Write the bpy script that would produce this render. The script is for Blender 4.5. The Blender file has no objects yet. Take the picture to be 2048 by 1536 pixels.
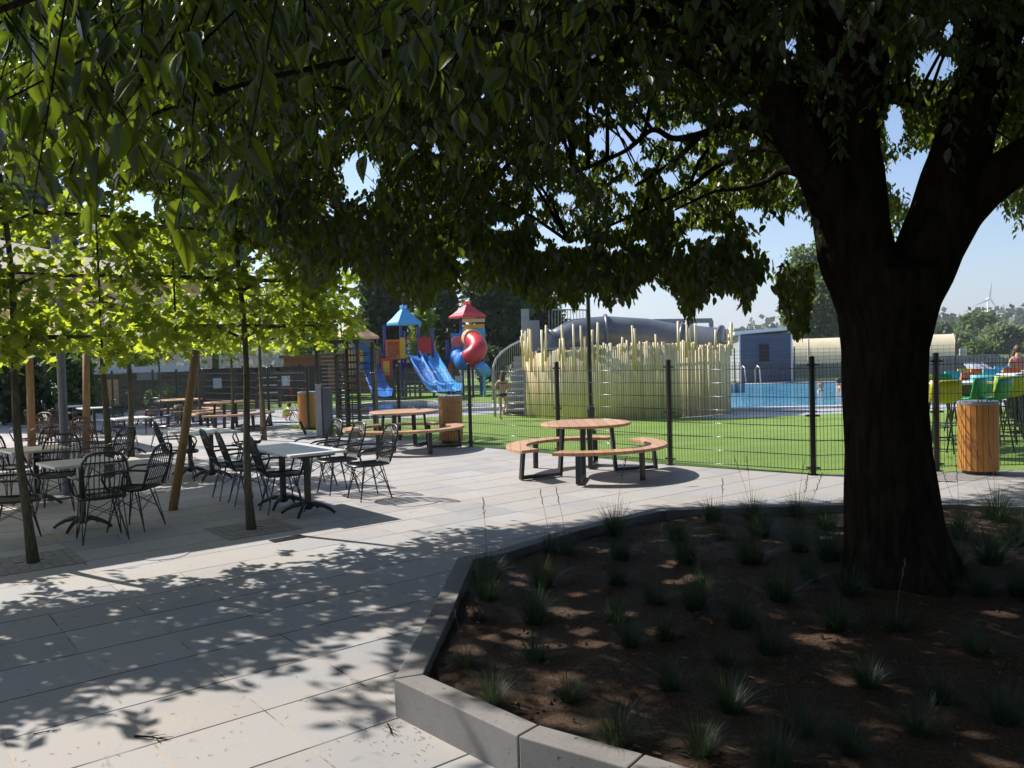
import bpy, bmesh, math, random
import numpy as np
from mathutils import Vector, Matrix
random.seed(7)
RNG = np.random.default_rng(11)
PI = math.pi
SC = bpy.context.scene
COL = SC.collection
# ------------------------------------------------------------------ camera
HC = 1.78                      # eye height
F = 1653.0                     # focal length for a picture 2048 wide
PITCH = math.atan(56 / 1653.0)
ROLL = 0.0286
vf = Vector((0, math.cos(PITCH), -math.sin(PITCH)))
_r0 = Vector((1, 0, 0)); _u0 = Vector((0, math.sin(PITCH), math.cos(PITCH)))
vr = _r0 * math.cos(ROLL) - _u0 * math.sin(ROLL)
vu = _r0 * math.sin(ROLL) + _u0 * math.cos(ROLL)
cam_d = bpy.data.cameras.new('camera'); cam = bpy.data.objects.new('camera', cam_d); COL.objects.link(cam)
cam_d.sensor_width = 36.0; cam_d.lens = 36.0 * F / 2048.0
cam_d.clip_start = 0.05; cam_d.clip_end = 6000
cam.matrix_world = Matrix(((vr.x, vu.x, -vf.x, 0), (vr.y, vu.y, -vf.y, 0), (vr.z, vu.z, -vf.z, HC), (0, 0, 0, 1)))
SC.camera = cam
SC.render.resolution_x = 1024; SC.render.resolution_y = 768
# ------------------------------------------------------------------ light
SUN_ELEV = math.radians(43.5)
SHD = Vector((math.cos(math.radians(-32)), math.sin(math.radians(-32)), 0))   # the way shadows fall on the ground
sun_vec = Vector((-SHD.x * math.cos(SUN_ELEV), -SHD.y * math.cos(SUN_ELEV), math.sin(SUN_ELEV)))  # towards the sun
sd = bpy.data.lights.new('sun', 'SUN'); sun = bpy.data.objects.new('sun', sd); COL.objects.link(sun)
sd.energy = 5.0; sd.angle = math.radians(0.53); sd.color = (1.0, 0.955, 0.90)
sun.rotation_euler = sun_vec.to_track_quat('Z', 'Y').to_euler()
sun.location = (-20, 20, 30)
W = bpy.data.worlds.new("World"); SC.world = W; W.use_nodes = True
wt = W.node_tree; wt.nodes.clear()
wo = wt.nodes.new('ShaderNodeOutputWorld'); wb = wt.nodes.new('ShaderNodeBackground'); ws = wt.nodes.new('ShaderNodeTexSky')
ws.sky_type = 'NISHITA'; ws.sun_disc = False; ws.sun_elevation = SUN_ELEV
ws.sun_rotation = math.atan2(sun_vec.x, sun_vec.y)
ws.air_density = 1.0; ws.dust_density = 0.9; ws.ozone_density = 5.0
wb.inputs['Strength'].default_value = 0.11
wm = wt.nodes.new('ShaderNodeMix'); wm.data_type = 'RGBA'; wm.blend_type = 'MULTIPLY'; wm.inputs[0].default_value = 1.0; wm.inputs[7].default_value = (1.05, 1.02, 1.03, 1)
wt.links.new(ws.outputs[0], wm.inputs[6]); wt.links.new(wm.outputs[2], wb.inputs[0]); wt.links.new(wb.outputs[0], wo.inputs[0])
SC.view_settings.view_transform = 'Standard'; SC.view_settings.look = 'None'
SC.view_settings.exposure = 0.63; SC.view_settings.gamma = 1.0
SC.render.engine = 'CYCLES'
SC.cycles.max_bounces = 7; SC.cycles.transparent_max_bounces = 8
SC.cycles.diffuse_bounces = 3; SC.cycles.transmission_bounces = 5; SC.cycles.glossy_bounces = 2

def P(px, py, h=0.0):
    d = vf + vr * ((px - 1024) / F) + vu * ((768 - py) / F)
    t = (h - HC) / d.z
    return Vector((d.x * t, d.y * t, h))
def at(px, py, Y):
    d = vf + vr * ((px - 1024) / F) + vu * ((768 - py) / F)
    t = Y / d.y
    return Vector((d.x * t, Y, HC + d.z * t))
def proj(A):
    """numpy N x 3 -> px, py, depth"""
    D = A - np.array([0, 0, HC])
    z = D @ np.array(vf); z = np.where(abs(z) < 1e-4, 1e-4, z)
    return 1024 + F * (D @ np.array(vr)) / z, 768 - F * (D @ np.array(vu)) / z, z
# ------------------------------------------------------------------ materials
def new_mat(name):
    m = bpy.data.materials.new(name); m.use_nodes = True
    return m, m.node_tree, m.node_tree.nodes['Principled BSDF']
def ramp(nt, fac, c0, c1, p0=0.3, p1=0.7):
    r = nt.nodes.new('ShaderNodeValToRGB')
    r.color_ramp.elements[0].position = p0; r.color_ramp.elements[1].position = p1
    r.color_ramp.elements[0].color = (*c0, 1); r.color_ramp.elements[1].color = (*c1, 1)
    nt.links.new(fac, r.inputs[0]); return r.outputs[0]
def noise(nt, scale, detail=4, rough=0.6, coord='Object', stretch=None, dist=0.0):
    tc = nt.nodes.new('ShaderNodeTexCoord'); n = nt.nodes.new('ShaderNodeTexNoise')
    n.inputs['Scale'].default_value = scale; n.inputs['Detail'].default_value = detail
    n.inputs['Roughness'].default_value = rough; n.inputs['Distortion'].default_value = dist
    src = tc.outputs[coord]
    if stretch:
        mp = nt.nodes.new('ShaderNodeMapping'); mp.inputs['Scale'].default_value = stretch
        nt.links.new(src, mp.inputs[0]); src = mp.outputs[0]
    nt.links.new(src, n.inputs['Vector']); return n.outputs['Fac']
def bump(nt, b, h, strength=0.3, dist=0.01):
    bp = nt.nodes.new('ShaderNodeBump'); bp.inputs['Strength'].default_value = strength; bp.inputs['Distance'].default_value = dist
    nt.links.new(h, bp.inputs['Height']); nt.links.new(bp.outputs[0], b.inputs['Normal'])
def mat(name, c, rough=0.6, c2=None, scale=8, metal=0.0, bs=0.0, bd=0.005, stretch=None, spec=0.5, detail=4):
    m, nt, b = new_mat(name)
    b.inputs['Roughness'].default_value = rough; b.inputs['Metallic'].default_value = metal
    b.inputs['Specular IOR Level'].default_value = spec
    if c2 is None: c2 = tuple(x * 0.78 for x in c)
    n = noise(nt, scale, detail, 0.6, 'Object', stretch)
    nt.links.new(ramp(nt, n, c2, c, 0.32, 0.68), b.inputs['Base Color'])
    if bs: bump(nt, b, n, bs, bd)
    return m
def mathn(nt, op, a, b=None, c=None):
    n = nt.nodes.new('ShaderNodeMath'); n.operation = op
    for i, v in enumerate((a, b, c)):
        if v is None: continue
        if isinstance(v, (int, float)): n.inputs[i].default_value = v
        else: nt.links.new(v, n.inputs[i])
    return n.outputs[0]
def mixc(nt, fac, a, b, mode='MIX'):
    n = nt.nodes.new('ShaderNodeMix'); n.data_type = 'RGBA'; n.blend_type = mode
    for sock, v in ((n.inputs[0], fac), (n.inputs[6], a), (n.inputs[7], b)):
        if isinstance(v, (int, float)): sock.default_value = v
        elif isinstance(v, tuple): sock.default_value = (*v, 1)
        else: nt.links.new(v, sock)
    return n.outputs[2]
def leaf_mat(name, refl, trans, mixf=0.45, rough=0.42, scale=3.0):
    m, nt, b = new_mat(name)
    out = nt.nodes['Material Output']
    n = noise(nt, scale, 3, 0.6, 'Object')
    geo = nt.nodes.new('ShaderNodeNewGeometry')
    rnd = geo.outputs['Random Per Island']
    v = mathn(nt, 'ADD', mathn(nt, 'MULTIPLY', rnd, 0.6), mathn(nt, 'MULTIPLY', n, 0.4))
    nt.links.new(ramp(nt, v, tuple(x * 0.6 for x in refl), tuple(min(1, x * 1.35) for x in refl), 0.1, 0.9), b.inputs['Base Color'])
    b.inputs['Roughness'].default_value = rough
    t = nt.nodes.new('ShaderNodeBsdfTranslucent')
    nt.links.new(ramp(nt, v, (trans[0] * 0.55, trans[1] * 0.65, trans[2] * 0.7), (min(1, trans[0] * 1.4), min(1, trans[1] * 1.2), trans[2]), 0.1, 0.9), t.inputs[0])
    ms = nt.nodes.new('ShaderNodeMixShader'); ms.inputs[0].default_value = mixf
    nt.links.new(b.outputs[0], ms.inputs[1]); nt.links.new(t.outputs[0], ms.inputs[2]); nt.links.new(ms.outputs[0], out.inputs[0])
    return m
GA = math.radians(38.5)        # the way the paving runs
G1 = Vector((math.cos(GA), math.sin(GA), 0)); G2 = Vector((-math.sin(GA), math.cos(GA), 0))
TILE = 0.54
def paving_mat():
    m, nt, b = new_mat('paving_slabs')
    o = P(0, 1482); q = P(452, 1358)
    tc = nt.nodes.new('ShaderNodeTexCoord'); sp = nt.nodes.new('ShaderNodeSeparateXYZ'); nt.links.new(tc.outputs['Object'], sp.inputs[0])
    x, y = sp.outputs[0], sp.outputs[1]
    u0 = q.dot(G1); v0 = o.dot(G2)
    u = mathn(nt, 'ADD', mathn(nt, 'MULTIPLY', x, G1.x), mathn(nt, 'MULTIPLY', y, G1.y))
    v = mathn(nt, 'ADD', mathn(nt, 'MULTIPLY', x, G2.x), mathn(nt, 'MULTIPLY', y, G2.y))
    u = mathn(nt, 'DIVIDE', mathn(nt, 'SUBTRACT', u, u0), TILE); v = mathn(nt, 'DIVIDE', mathn(nt, 'SUBTRACT', v, v0), TILE)
    nz = noise(nt, 1.1, 3, 0.5); 
    fu = mathn(nt, 'FRACT', u); fv = mathn(nt, 'FRACT', v)
    du = mathn(nt, 'MINIMUM', fu, mathn(nt, 'SUBTRACT', 1.0, fu)); dv = mathn(nt, 'MINIMUM', fv, mathn(nt, 'SUBTRACT', 1.0, fv))
    # joint width wanders a little from slab to slab
    ju = mathn(nt, 'LESS_THAN', du, mathn(nt, 'MULTIPLY_ADD', nz, 0.012, 0.002))
    jv = mathn(nt, 'LESS_THAN', dv, mathn(nt, 'MULTIPLY_ADD', nz, 0.018, 0.003))
    cell = nt.nodes.new('ShaderNodeCombineXYZ')
    nt.links.new(mathn(nt, 'FLOOR', u), cell.inputs[0]); nt.links.new(mathn(nt, 'FLOOR', v), cell.inputs[1])
    wn = nt.nodes.new('ShaderNodeTexWhiteNoise'); nt.links.new(cell.outputs[0], wn.inputs['Vector'])
    base = ramp(nt, wn.outputs['Value'], (0.285, 0.28, 0.278), (0.37, 0.362, 0.352), 0.0, 1.0)
    big = noise(nt, 0.9, 5, 0.65)
    base = mixc(nt, ramp(nt, big, (0, 0, 0), (0.8, 0.8, 0.8), 0.40, 0.66), base, (0.37, 0.325, 0.275))
    fine = noise(nt, 320, 2, 0.7)
    base = mixc(nt, 0.45, base, ramp(nt, fine, (0.25, 0.25, 0.25), (0.85, 0.85, 0.85), 0.25, 0.75), 'OVERLAY')
    sp2 = noise(nt, 75, 2, 0.5)      # scattered pale grains and dark specks
    base = mixc(nt, mathn(nt, 'GREATER_THAN', sp2, 0.745), base, (0.62, 0.58, 0.50))
    sp3 = noise(nt, 55, 2, 0.5, 'Object', (1, 1, 3))
    base = mixc(nt, mathn(nt, 'LESS_THAN', sp3, 0.235), base, (0.10, 0.085, 0.07))
    st = noise(nt, 5.5, 4, 0.6, 'Object', None, 0.8)
    base = mixc(nt, ramp(nt, st, (0, 0, 0), (0.45, 0.45, 0.45), 0.62, 0.72), base, (0.17, 0.155, 0.14))
    jn = noise(nt, 3.5, 3, 0.7)
    sand = ramp(nt, jn, (0.06, 0.055, 0.05), (0.42, 0.34, 0.25), 0.36, 0.52)
    dark = ramp(nt, noise(nt, 2.3, 3, 0.6, 'Object', (1, 1, 2)), (0.035, 0.033, 0.03), (0.22, 0.18, 0.14), 0.52, 0.68)
    c = mixc(nt, ju, base, sand); c = mixc(nt, jv, c, dark)
    nt.links.new(c, b.inputs['Base Color'])
    b.inputs['Roughness'].default_value = 0.78; b.inputs['Specular IOR Level'].default_value = 0.35
    hgt = mathn(nt, 'SUBTRACT', mathn(nt, 'MULTIPLY', fine, 0.12), mathn(nt, 'MAXIMUM', ju, jv))
    bump(nt, b, hgt, 0.5, 0.004)
    return m
M = {}
M['paving'] = paving_mat()
M['deck'] = mat('grey_deck_paving', (0.42, 0.42, 0.42), 0.8, (0.33, 0.33, 0.34), 1.5, bs=0.1)
M['coping'] = mat('pale_coping', (0.6, 0.6, 0.58), 0.7, scale=3)
M['ground'] = mat('far_field', (0.10, 0.13, 0.05), 0.95, (0.07, 0.085, 0.035), 0.06, detail=8)
def lawn_mat():
    m, nt, b = new_mat('artificial_lawn')
    a = noise(nt, 1.2, 6, 0.7); f = noise(nt, 90, 3, 0.8, 'Object', (1, 1, 1)); g = noise(nt, 14, 4, 0.7)
    c = ramp(nt, a, (0.20, 0.31, 0.065), (0.25, 0.38, 0.085), 0.3, 0.7)
    c = mixc(nt, 0.75, c, ramp(nt, f, (0.12, 0.12, 0.12), (0.88, 0.88, 0.88), 0.3, 0.7), 'OVERLAY')
    c = mixc(nt, 0.4, c, ramp(nt, g, (0.25, 0.25, 0.25), (0.72, 0.72, 0.68), 0.3, 0.7), 'OVERLAY')
    c = mixc(nt, 0.45, c, ramp(nt, noise(nt, 0.35, 5, 0.6, 'Object', (1, 3, 1)), (0.34, 0.34, 0.34), (0.64, 0.62, 0.56), 0.35, 0.65), 'OVERLAY')
    nt.links.new(c, b.inputs['Base Color']); b.inputs['Roughness'].default_value = 0.8; b.inputs['Specular IOR Level'].default_value = 0.2
    bump(nt, b, f, 0.8, 0.03); return m
M['lawn'] = lawn_mat()
def conc_mat():
    m, nt, b = new_mat('cast_concrete')
    a = noise(nt, 2.2, 6, 0.7); f = noise(nt, 140, 3, 0.7); p = noise(nt, 38, 2, 0.4)
    c = ramp(nt, a, (0.15, 0.14, 0.125), (0.225, 0.212, 0.195), 0.3, 0.7)
    c = mixc(nt, 0.3, c, ramp(nt, f, (0.3, 0.3, 0.3), (0.7, 0.7, 0.7)), 'OVERLAY')
    pit = mathn(nt, 'LESS_THAN', p, 0.27)
    c = mixc(nt, pit, c, (0.07, 0.06, 0.05))
    nt.links.new(c, b.inputs['Base Color']); b.inputs['Roughness'].default_value = 0.85
    bump(nt, b, mathn(nt, 'SUBTRACT', mathn(nt, 'MULTIPLY', f, 0.3), pit), 0.6, 0.004); return m
M['concrete'] = conc_mat()
def soil_mat():
    m, nt, b = new_mat('planting_soil')
    a = noise(nt, 3, 5, 0.7); f = noise(nt, 60, 5, 0.8)
    c = ramp(nt, f, (0.028, 0.018, 0.012), (0.24, 0.155, 0.10), 0.3, 0.72)
    c = mixc(nt, 0.5, c, ramp(nt, a, (0.3, 0.3, 0.3), (0.7, 0.68, 0.66)), 'OVERLAY')
    nt.links.new(c, b.inputs['Base Color']); b.inputs['Roughness'].default_value = 0.95; b.inputs['Specular IOR Level'].default_value = 0.15
    bump(nt, b, f, 1.0, 0.03); return m
M['soil'] = soil_mat()
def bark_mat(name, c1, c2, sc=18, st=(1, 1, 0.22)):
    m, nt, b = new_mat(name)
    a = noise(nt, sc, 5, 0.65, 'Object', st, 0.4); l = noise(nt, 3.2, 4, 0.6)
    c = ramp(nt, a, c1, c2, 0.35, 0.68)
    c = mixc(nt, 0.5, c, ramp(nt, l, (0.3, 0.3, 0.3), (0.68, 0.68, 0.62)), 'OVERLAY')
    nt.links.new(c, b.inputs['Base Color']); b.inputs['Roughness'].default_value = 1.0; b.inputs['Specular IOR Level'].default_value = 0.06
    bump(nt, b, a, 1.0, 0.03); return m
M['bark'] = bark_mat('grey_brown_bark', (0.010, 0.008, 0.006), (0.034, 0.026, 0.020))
M['bark_young'] = bark_mat('young_tree_bark', (0.07, 0.065, 0.045), (0.16, 0.15, 0.11), 40)
M['bark_far'] = mat('far_bark', (0.09, 0.07, 0.05), 0.9)
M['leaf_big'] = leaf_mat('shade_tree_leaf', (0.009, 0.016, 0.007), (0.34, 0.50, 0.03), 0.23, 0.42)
M['leaf_row'] = leaf_mat('plane_leaf', (0.055, 0.09, 0.022), (0.54, 0.68, 0.05), 0.54, 0.5)
M['leaf_dark'] = leaf_mat('dark_leaf', (0.045, 0.075, 0.028), (0.10, 0.17, 0.03), 0.3, 0.6)
M['leaf_mid'] = leaf_mat('mid_leaf', (0.075, 0.12, 0.04), (0.22, 0.36, 0.06), 0.35, 0.6)
M['leaf_pale'] = leaf_mat('willow_leaf', (0.16, 0.20, 0.10), (0.3, 0.38, 0.14), 0.3, 0.6)
M['leaf_yg'] = leaf_mat('yellow_green_leaf', (0.13, 0.19, 0.04), (0.4, 0.56, 0.08), 0.4, 0.55)
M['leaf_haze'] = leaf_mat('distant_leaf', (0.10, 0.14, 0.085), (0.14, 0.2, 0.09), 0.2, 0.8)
M['blade'] = leaf_mat('ornamental_grass_blade', (0.028, 0.045, 0.03), (0.10, 0.16, 0.06), 0.35, 0.5)
M['straw'] = mat('dry_seed_head', (0.16, 0.13, 0.08), 0.8, scale=30)
M['black'] = mat('black_powder_coat', (0.012, 0.012, 0.013), 0.32, (0.008, 0.008, 0.009), 20, spec=0.6)
M['rattan'] = mat('black_rattan', (0.02, 0.02, 0.021), 0.3, (0.012, 0.012, 0.012), 60, spec=0.6)
M['wicker'] = mat('brown_rattan', (0.16, 0.075, 0.04), 0.5, (0.10, 0.05, 0.03), 60)
M['wire'] = mat('fence_wire', (0.03, 0.03, 0.03), 0.22, (0.02, 0.02, 0.02), 20, spec=0.9)
M['galv'] = mat('galvanised_steel', (0.45, 0.46, 0.47), 0.38, (0.36, 0.37, 0.38), 10, metal=0.6)
M['greysteel'] = mat('grey_painted_steel', (0.33, 0.35, 0.38), 0.4, (0.27, 0.29, 0.32), 5)
M['tubegrey'] = mat('slide_tube_grey', (0.16, 0.17, 0.19), 0.3, (0.10, 0.11, 0.125), 1.5)
M['bluegrey'] = mat('blue_grey_steel', (0.13, 0.14, 0.17), 0.4, scale=5)
M['hpl'] = mat('pale_laminate', (0.70, 0.69, 0.69), 0.38, (0.60, 0.59, 0.59), 5)
def plank_mat(name, c1, c2, period, axis='x', rough=0.5, gap=0.06):
    m, nt, b = new_mat(name)
    tc = nt.nodes.new('ShaderNodeTexCoord'); sp = nt.nodes.new('ShaderNodeSeparateXYZ'); nt.links.new(tc.outputs['Object'], sp.inputs[0])
    x = sp.outputs['xyz'.index(axis)]
    t = mathn(nt, 'DIVIDE', x, period); fr = mathn(nt, 'FRACT', t)
    j = mathn(nt, 'LESS_THAN', fr, gap)
    wn = nt.nodes.new('ShaderNodeTexWhiteNoise'); wn.noise_dimensions = '1D'; nt.links.new(mathn(nt, 'FLOOR', t), wn.inputs['W'])
    g = noise(nt, 12, 4, 0.6, 'Object', (6, 1, 1) if axis == 'x' else (1, 6, 6))
    c = ramp(nt, mathn(nt, 'ADD', mathn(nt, 'MULTIPLY', wn.outputs['Value'], 0.5), mathn(nt, 'MULTIPLY', g, 0.5)), c1, c2, 0.2, 0.8)
    c = mixc(nt, j, c, tuple(q * 0.3 for q in c1))
    nt.links.new(c, b.inputs['Base Color']); b.inputs['Roughness'].default_value = rough
    bump(nt, b, mathn(nt, 'SUBTRACT', g, mathn(nt, 'MULTIPLY', j, 3)), 0.3, 0.003); return m
M['tablewood'] = plank_mat('table_hardwood', (0.42, 0.225, 0.115), (0.56, 0.33, 0.185), 0.14, 'x', 0.5, 0.05)
M['slat'] = mat('bin_hardwood_slat', (0.62, 0.27, 0.06), 0.45, (0.42, 0.17, 0.04), 9, stretch=(9, 9, 0.7), bs=0.1)
M['stake'] = mat('peeled_softwood_stake', (0.34, 0.20, 0.08), 0.7, (0.20, 0.115, 0.05), 10, stretch=(4, 4, 0.5), bs=0.3)
def pole_mat():
    m, nt, b = new_mat('peeled_pole_wood')
    geo = nt.nodes.new('ShaderNodeNewGeometry')
    g = noise(nt, 9, 5, 0.65, 'Object', (6, 6, 0.6))
    v = mathn(nt, 'ADD', mathn(nt, 'MULTIPLY', geo.outputs['Random Per Island'], 0.55), mathn(nt, 'MULTIPLY', g, 0.5))
    nt.links.new(ramp(nt, v, (0.62, 0.49, 0.26), (0.90, 0.77, 0.50), 0.2, 0.85), b.inputs['Base Color'])
    b.inputs['Roughness'].default_value = 0.7; bump(nt, b, g, 0.4, 0.01); return m
M['pole'] = pole_mat()
M['oldwood'] = mat('brown_timber', (0.26, 0.15, 0.07), 0.7, (0.16, 0.09, 0.045), 6, stretch=(3, 3, 0.4))
M['fabric'] = None
def fabric_mat():
    m, nt, b = new_mat('cream_parasol_fabric'); out = nt.nodes['Material Output']
    n = noise(nt, 2, 4, 0.6)
    nt.links.new(ramp(nt, n, (0.68, 0.60, 0.42), (0.76, 0.69, 0.52)), b.inputs['Base Color']); b.inputs['Roughness'].default_value = 0.9
    t = nt.nodes.new('ShaderNodeBsdfTranslucent'); t.inputs[0].default_value = (0.75, 0.64, 0.44, 1)
    ms = nt.nodes.new('ShaderNodeMixShader'); ms.inputs[0].default_value = 0.4
    nt.links.new(b.outputs[0], ms.inputs[1]); nt.links.new(t.outputs[0], ms.inputs[2]); nt.links.new(ms.outputs[0], out.inputs[0]); return m
M['fabric'] = fabric_mat()
for k, c in dict(pyellow=(0.62, 0.56, 0.03), pgreen=(0.02, 0.30, 0.10), pteal=(0.08, 0.45, 0.55), porange=(0.75, 0.16, 0.02),
                 pblue=(0.035, 0.20, 0.60), psky=(0.10, 0.42, 0.75), pnavy=(0.03, 0.045, 0.26), pred=(0.60, 0.03, 0.035), ptan=(0.80, 0.45, 0.20),
                 pgold=(0.75, 0.38, 0.03), pwhite=(0.75, 0.76, 0.78)).items():
    M[k] = mat('plastic_' + k[1:], c, 0.35, tuple(x * 0.88 for x in c), 3)
def water_mat():
    m, nt, b = new_mat('pool_water')
    w = noise(nt, 1.6, 4, 0.6, 'Object', (1, 1.6, 1), 0.6)
    nt.links.new(ramp(nt, w, (0.03, 0.20, 0.34), (0.12, 0.42, 0.60), 0.35, 0.65), b.inputs['Base Color'])
    b.inputs['Roughness'].default_value = 0.06; b.inputs['IOR'].default_value = 1.33
    bump(nt, b, noise(nt, 2.6, 4, 0.6, 'Object', (1, 1.5, 1), 0.4), 0.6, 0.06); return m
M['water'] = water_mat()
M['cabin'] = plank_mat('blue_grey_siding', (0.06, 0.08, 0.13), (0.08, 0.11, 0.18), 0.18, 'z', 0.6, 0.07)
M['cabin_side'] = plank_mat('pale_grey_siding', (0.28, 0.29, 0.30), (0.36, 0.37, 0.38), 0.18, 'z', 0.6, 0.07)
M['white'] = mat('white_paint', (0.72, 0.73, 0.76), 0.5, (0.64, 0.65, 0.69), 4)
M['darkin'] = mat('painted_interior_shade', (0.02, 0.02, 0.022), 0.7)
M['darkwood'] = plank_mat('dark_brown_boards', (0.045, 0.030, 0.024), (0.075, 0.05, 0.038), 0.14, 'x', 0.7, 0.08)
M['tunnel'] = mat('cream_tunnel_film', (0.72, 0.62, 0.40), 0.55, (0.62, 0.53, 0.33), 0.8)
M['pinkrib'] = mat('pale_rib', (0.60, 0.42, 0.38), 0.6)
M['wall'] = mat('weathered_concrete', (0.25, 0.25, 0.25), 0.9, (0.16, 0.16, 0.165), 2)
M['brick'] = mat('red_brick', (0.32, 0.13, 0.08), 0.85, (0.2, 0.08, 0.055), 6)
M['skin'] = mat('skin', (0.58, 0.33, 0.22), 0.5, (0.52, 0.28, 0.18), 6)
M['hair_brown'] = mat('brown_hair', (0.10, 0.05, 0.028), 0.5, (0.05, 0.025, 0.015), 60)
M['hair_blond'] = mat('blond_hair', (0.45, 0.28, 0.12), 0.5, scale=60)
M['cloth_dark'] = mat('dark_swimwear', (0.02, 0.022, 0.03), 0.7)
M['cloth_pink'] = mat('pink_cloth', (0.55, 0.20, 0.22), 0.8)
M['cloth_lime'] = mat('lime_cloth', (0.50, 0.55, 0.05), 0.8)
M['cobble'] = mat('cobbles', (0.30, 0.275, 0.24), 0.9, (0.22, 0.20, 0.175), 9, bs=0.6, bd=0.02)
# ------------------------------------------------------------------ builders
class MB:
    def __init__(s): s.v = []; s.f = []
    def add(s, vs, fs):
        n = len(s.v); s.v.extend([tuple(v) for v in vs]); s.f.extend([tuple(i + n for i in f) for f in fs])
    def box(s, c, size, rz=0.0, mtx=None):
        sx, sy, sz = (q / 2 for q in size)
        pts = [Vector((x * sx, y * sy, z * sz)) for z in (-1, 1) for y in (-1, 1) for x in (-1, 1)]
        R = mtx or Matrix.Rotation(rz, 3, 'Z')
        s.add([R @ p + Vector(c) for p in pts], [(0, 2, 3, 1), (4, 5, 7, 6), (0, 1, 5, 4), (2, 6, 7, 3), (0, 4, 6, 2), (1, 3, 7, 5)])
    def bar(s, a, b, w, h, up=Vector((0, 0, 1))):
        a = Vector(a); b = Vector(b); d = b - a; L = d.length
        if L < 1e-6: return
        d.normalize(); sx = d.cross(up)
        if sx.length < 1e-3: sx = d.cross(Vector((0, 1, 0)))
        sx.normalize(); uu = sx.cross(d)
        R = Matrix((sx, d, uu)).transposed()
        s.box((a + b) / 2, (w, L, h), mtx=R)
    def tube(s, pts, r, n=6, cap=True, closed=False):
        pts = [Vector(p) for p in pts]; k = len(pts)
        rr = r if isinstance(r, (list, tuple)) else [r] * k
        vs = []; ref = None
        for i, p in enumerate(pts):
            if closed: t = pts[(i + 1) % k] - pts[(i - 1) % k]
            else: t = pts[min(i + 1, k - 1)] - pts[max(i - 1, 0)]
            t.normalize()
            if ref is None:
                ref = t.orthogonal().normalized()
            ref = (ref - t * ref.dot(t))
            if ref.length < 1e-4: ref = t.orthogonal()
            ref.normalize(); bi = t.cross(ref)
            for j in range(n):
                a = 2 * PI * j / n
                vs.append(p + (ref * math.cos(a) + bi * math.sin(a)) * rr[i])
        fs = []
        for i in range(k if closed else k - 1):
            i2 = (i + 1) % k
            for j in range(n):
                j2 = (j + 1) % n
                fs.append((i * n + j, i * n + j2, i2 * n + j2, i2 * n + j))
        if cap and not closed:
            fs.append(tuple(range(n))[::-1]); fs.append(tuple((k - 1) * n + j for j in range(n)))
        s.add(vs, fs)
    def lathe(s, prof, n=20, c=(0, 0, 0)):
        vs = []; c = Vector(c)
        for r, z in prof:
            for j in range(n):
                a = 2 * PI * j / n; vs.append(c + Vector((r * math.cos(a), r * math.sin(a), z)))
        fs = []
        for i in range(len(prof) - 1):
            for j in range(n):
                j2 = (j + 1) % n; fs.append((i * n + j, i * n + j2, (i + 1) * n + j2, (i + 1) * n + j))
        fs.append(tuple(range(n))[::-1]); fs.append(tuple((len(prof) - 1) * n + j for j in range(n)))
        s.add(vs, fs)
    def prism(s, poly, z0, z1):
        n = len(poly)
        vs = [(p[0], p[1], z0) for p in poly] + [(p[0], p[1], z1) for p in poly]
        fs = [tuple(range(n))[::-1], tuple(range(n, 2 * n))] + [(i, (i + 1) % n, n + (i + 1) % n, n + i) for i in range(n)]
        s.add(vs, fs)
    def build(s, name, m, parent=None, smooth=False, org=None, bevel=0.0):
        me = bpy.data.meshes.new(name)
        vs = s.v
        if org is not None: vs = [(v[0] - org[0], v[1] - org[1], v[2] - org[2]) for v in vs]
        me.from_pydata(vs, [], s.f); me.materials.append(m); me.update()
        if smooth:
            me.polygons.foreach_set('use_smooth', [True] * len(me.polygons))
        o = bpy.data.objects.new(name, me); COL.objects.link(o)
        if parent is not None: o.parent = parent
        if bevel:
            bv = o.modifiers.new('bevel', 'BEVEL'); bv.width = bevel; bv.segments = 2; bv.limit_method = 'ANGLE'
        return o
def np_mesh(name, V, Fc, m, parent=None, org=None, smooth=False):
    """V: N x 3 array, Fc: M x 3 or M x 4 int array"""
    if org is not None: V = V - np.array(org)
    me = bpy.data.meshes.new(name); k = Fc.shape[1]
    me.vertices.add(len(V)); me.vertices.foreach_set('co', V.astype(np.float32).ravel())
    me.loops.add(Fc.size); me.loops.foreach_set('vertex_index', Fc.astype(np.int32).ravel())
    me.polygons.add(len(Fc)); me.polygons.foreach_set('loop_start', np.arange(len(Fc), dtype=np.int32) * k)
    me.polygons.foreach_set('loop_total', np.full(len(Fc), k, dtype=np.int32))
    if smooth: me.polygons.foreach_set('use_smooth', np.ones(len(Fc), dtype=bool))
    me.materials.append(m); me.update(calc_edges=True)
    o = bpy.data.objects.new(name, me); COL.objects.link(o)
    if parent is not None: o.parent = parent
    return o
def tag(o, label=None, cat=None, group=None, kind=None):
    if label: o['label'] = label
    if cat: o['category'] = cat
    if group: o['group'] = group
    if kind: o['kind'] = kind
    return o
def thing(name, label, cat, loc=(0, 0, 0), rz=0.0, group=None):
    o = bpy.data.objects.new(name, None); COL.objects.link(o); o.empty_display_size = 0.1
    o.location = loc; o.rotation_euler = (0, 0, rz)
    return tag(o, label, cat, group)
def copy_tree(o, parent=None):
    c = o.copy(); COL.objects.link(c)
    if parent is not None: c.parent = parent
    for ch in list(o.children): copy_tree(ch, c)
    return c
def place(proto, used, loc, rz, label, group=None, sc=1.0):
    o = copy_tree(proto) if used else proto
    o.location = loc; o.rotation_euler = (0, 0, rz); o.scale = (sc,) * 3
    o['label'] = label
    if group: o['group'] = group
    return o
def struct(name, mb, m, **k):
    return tag(mb.build(name, m, **k), kind='structure')
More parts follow.
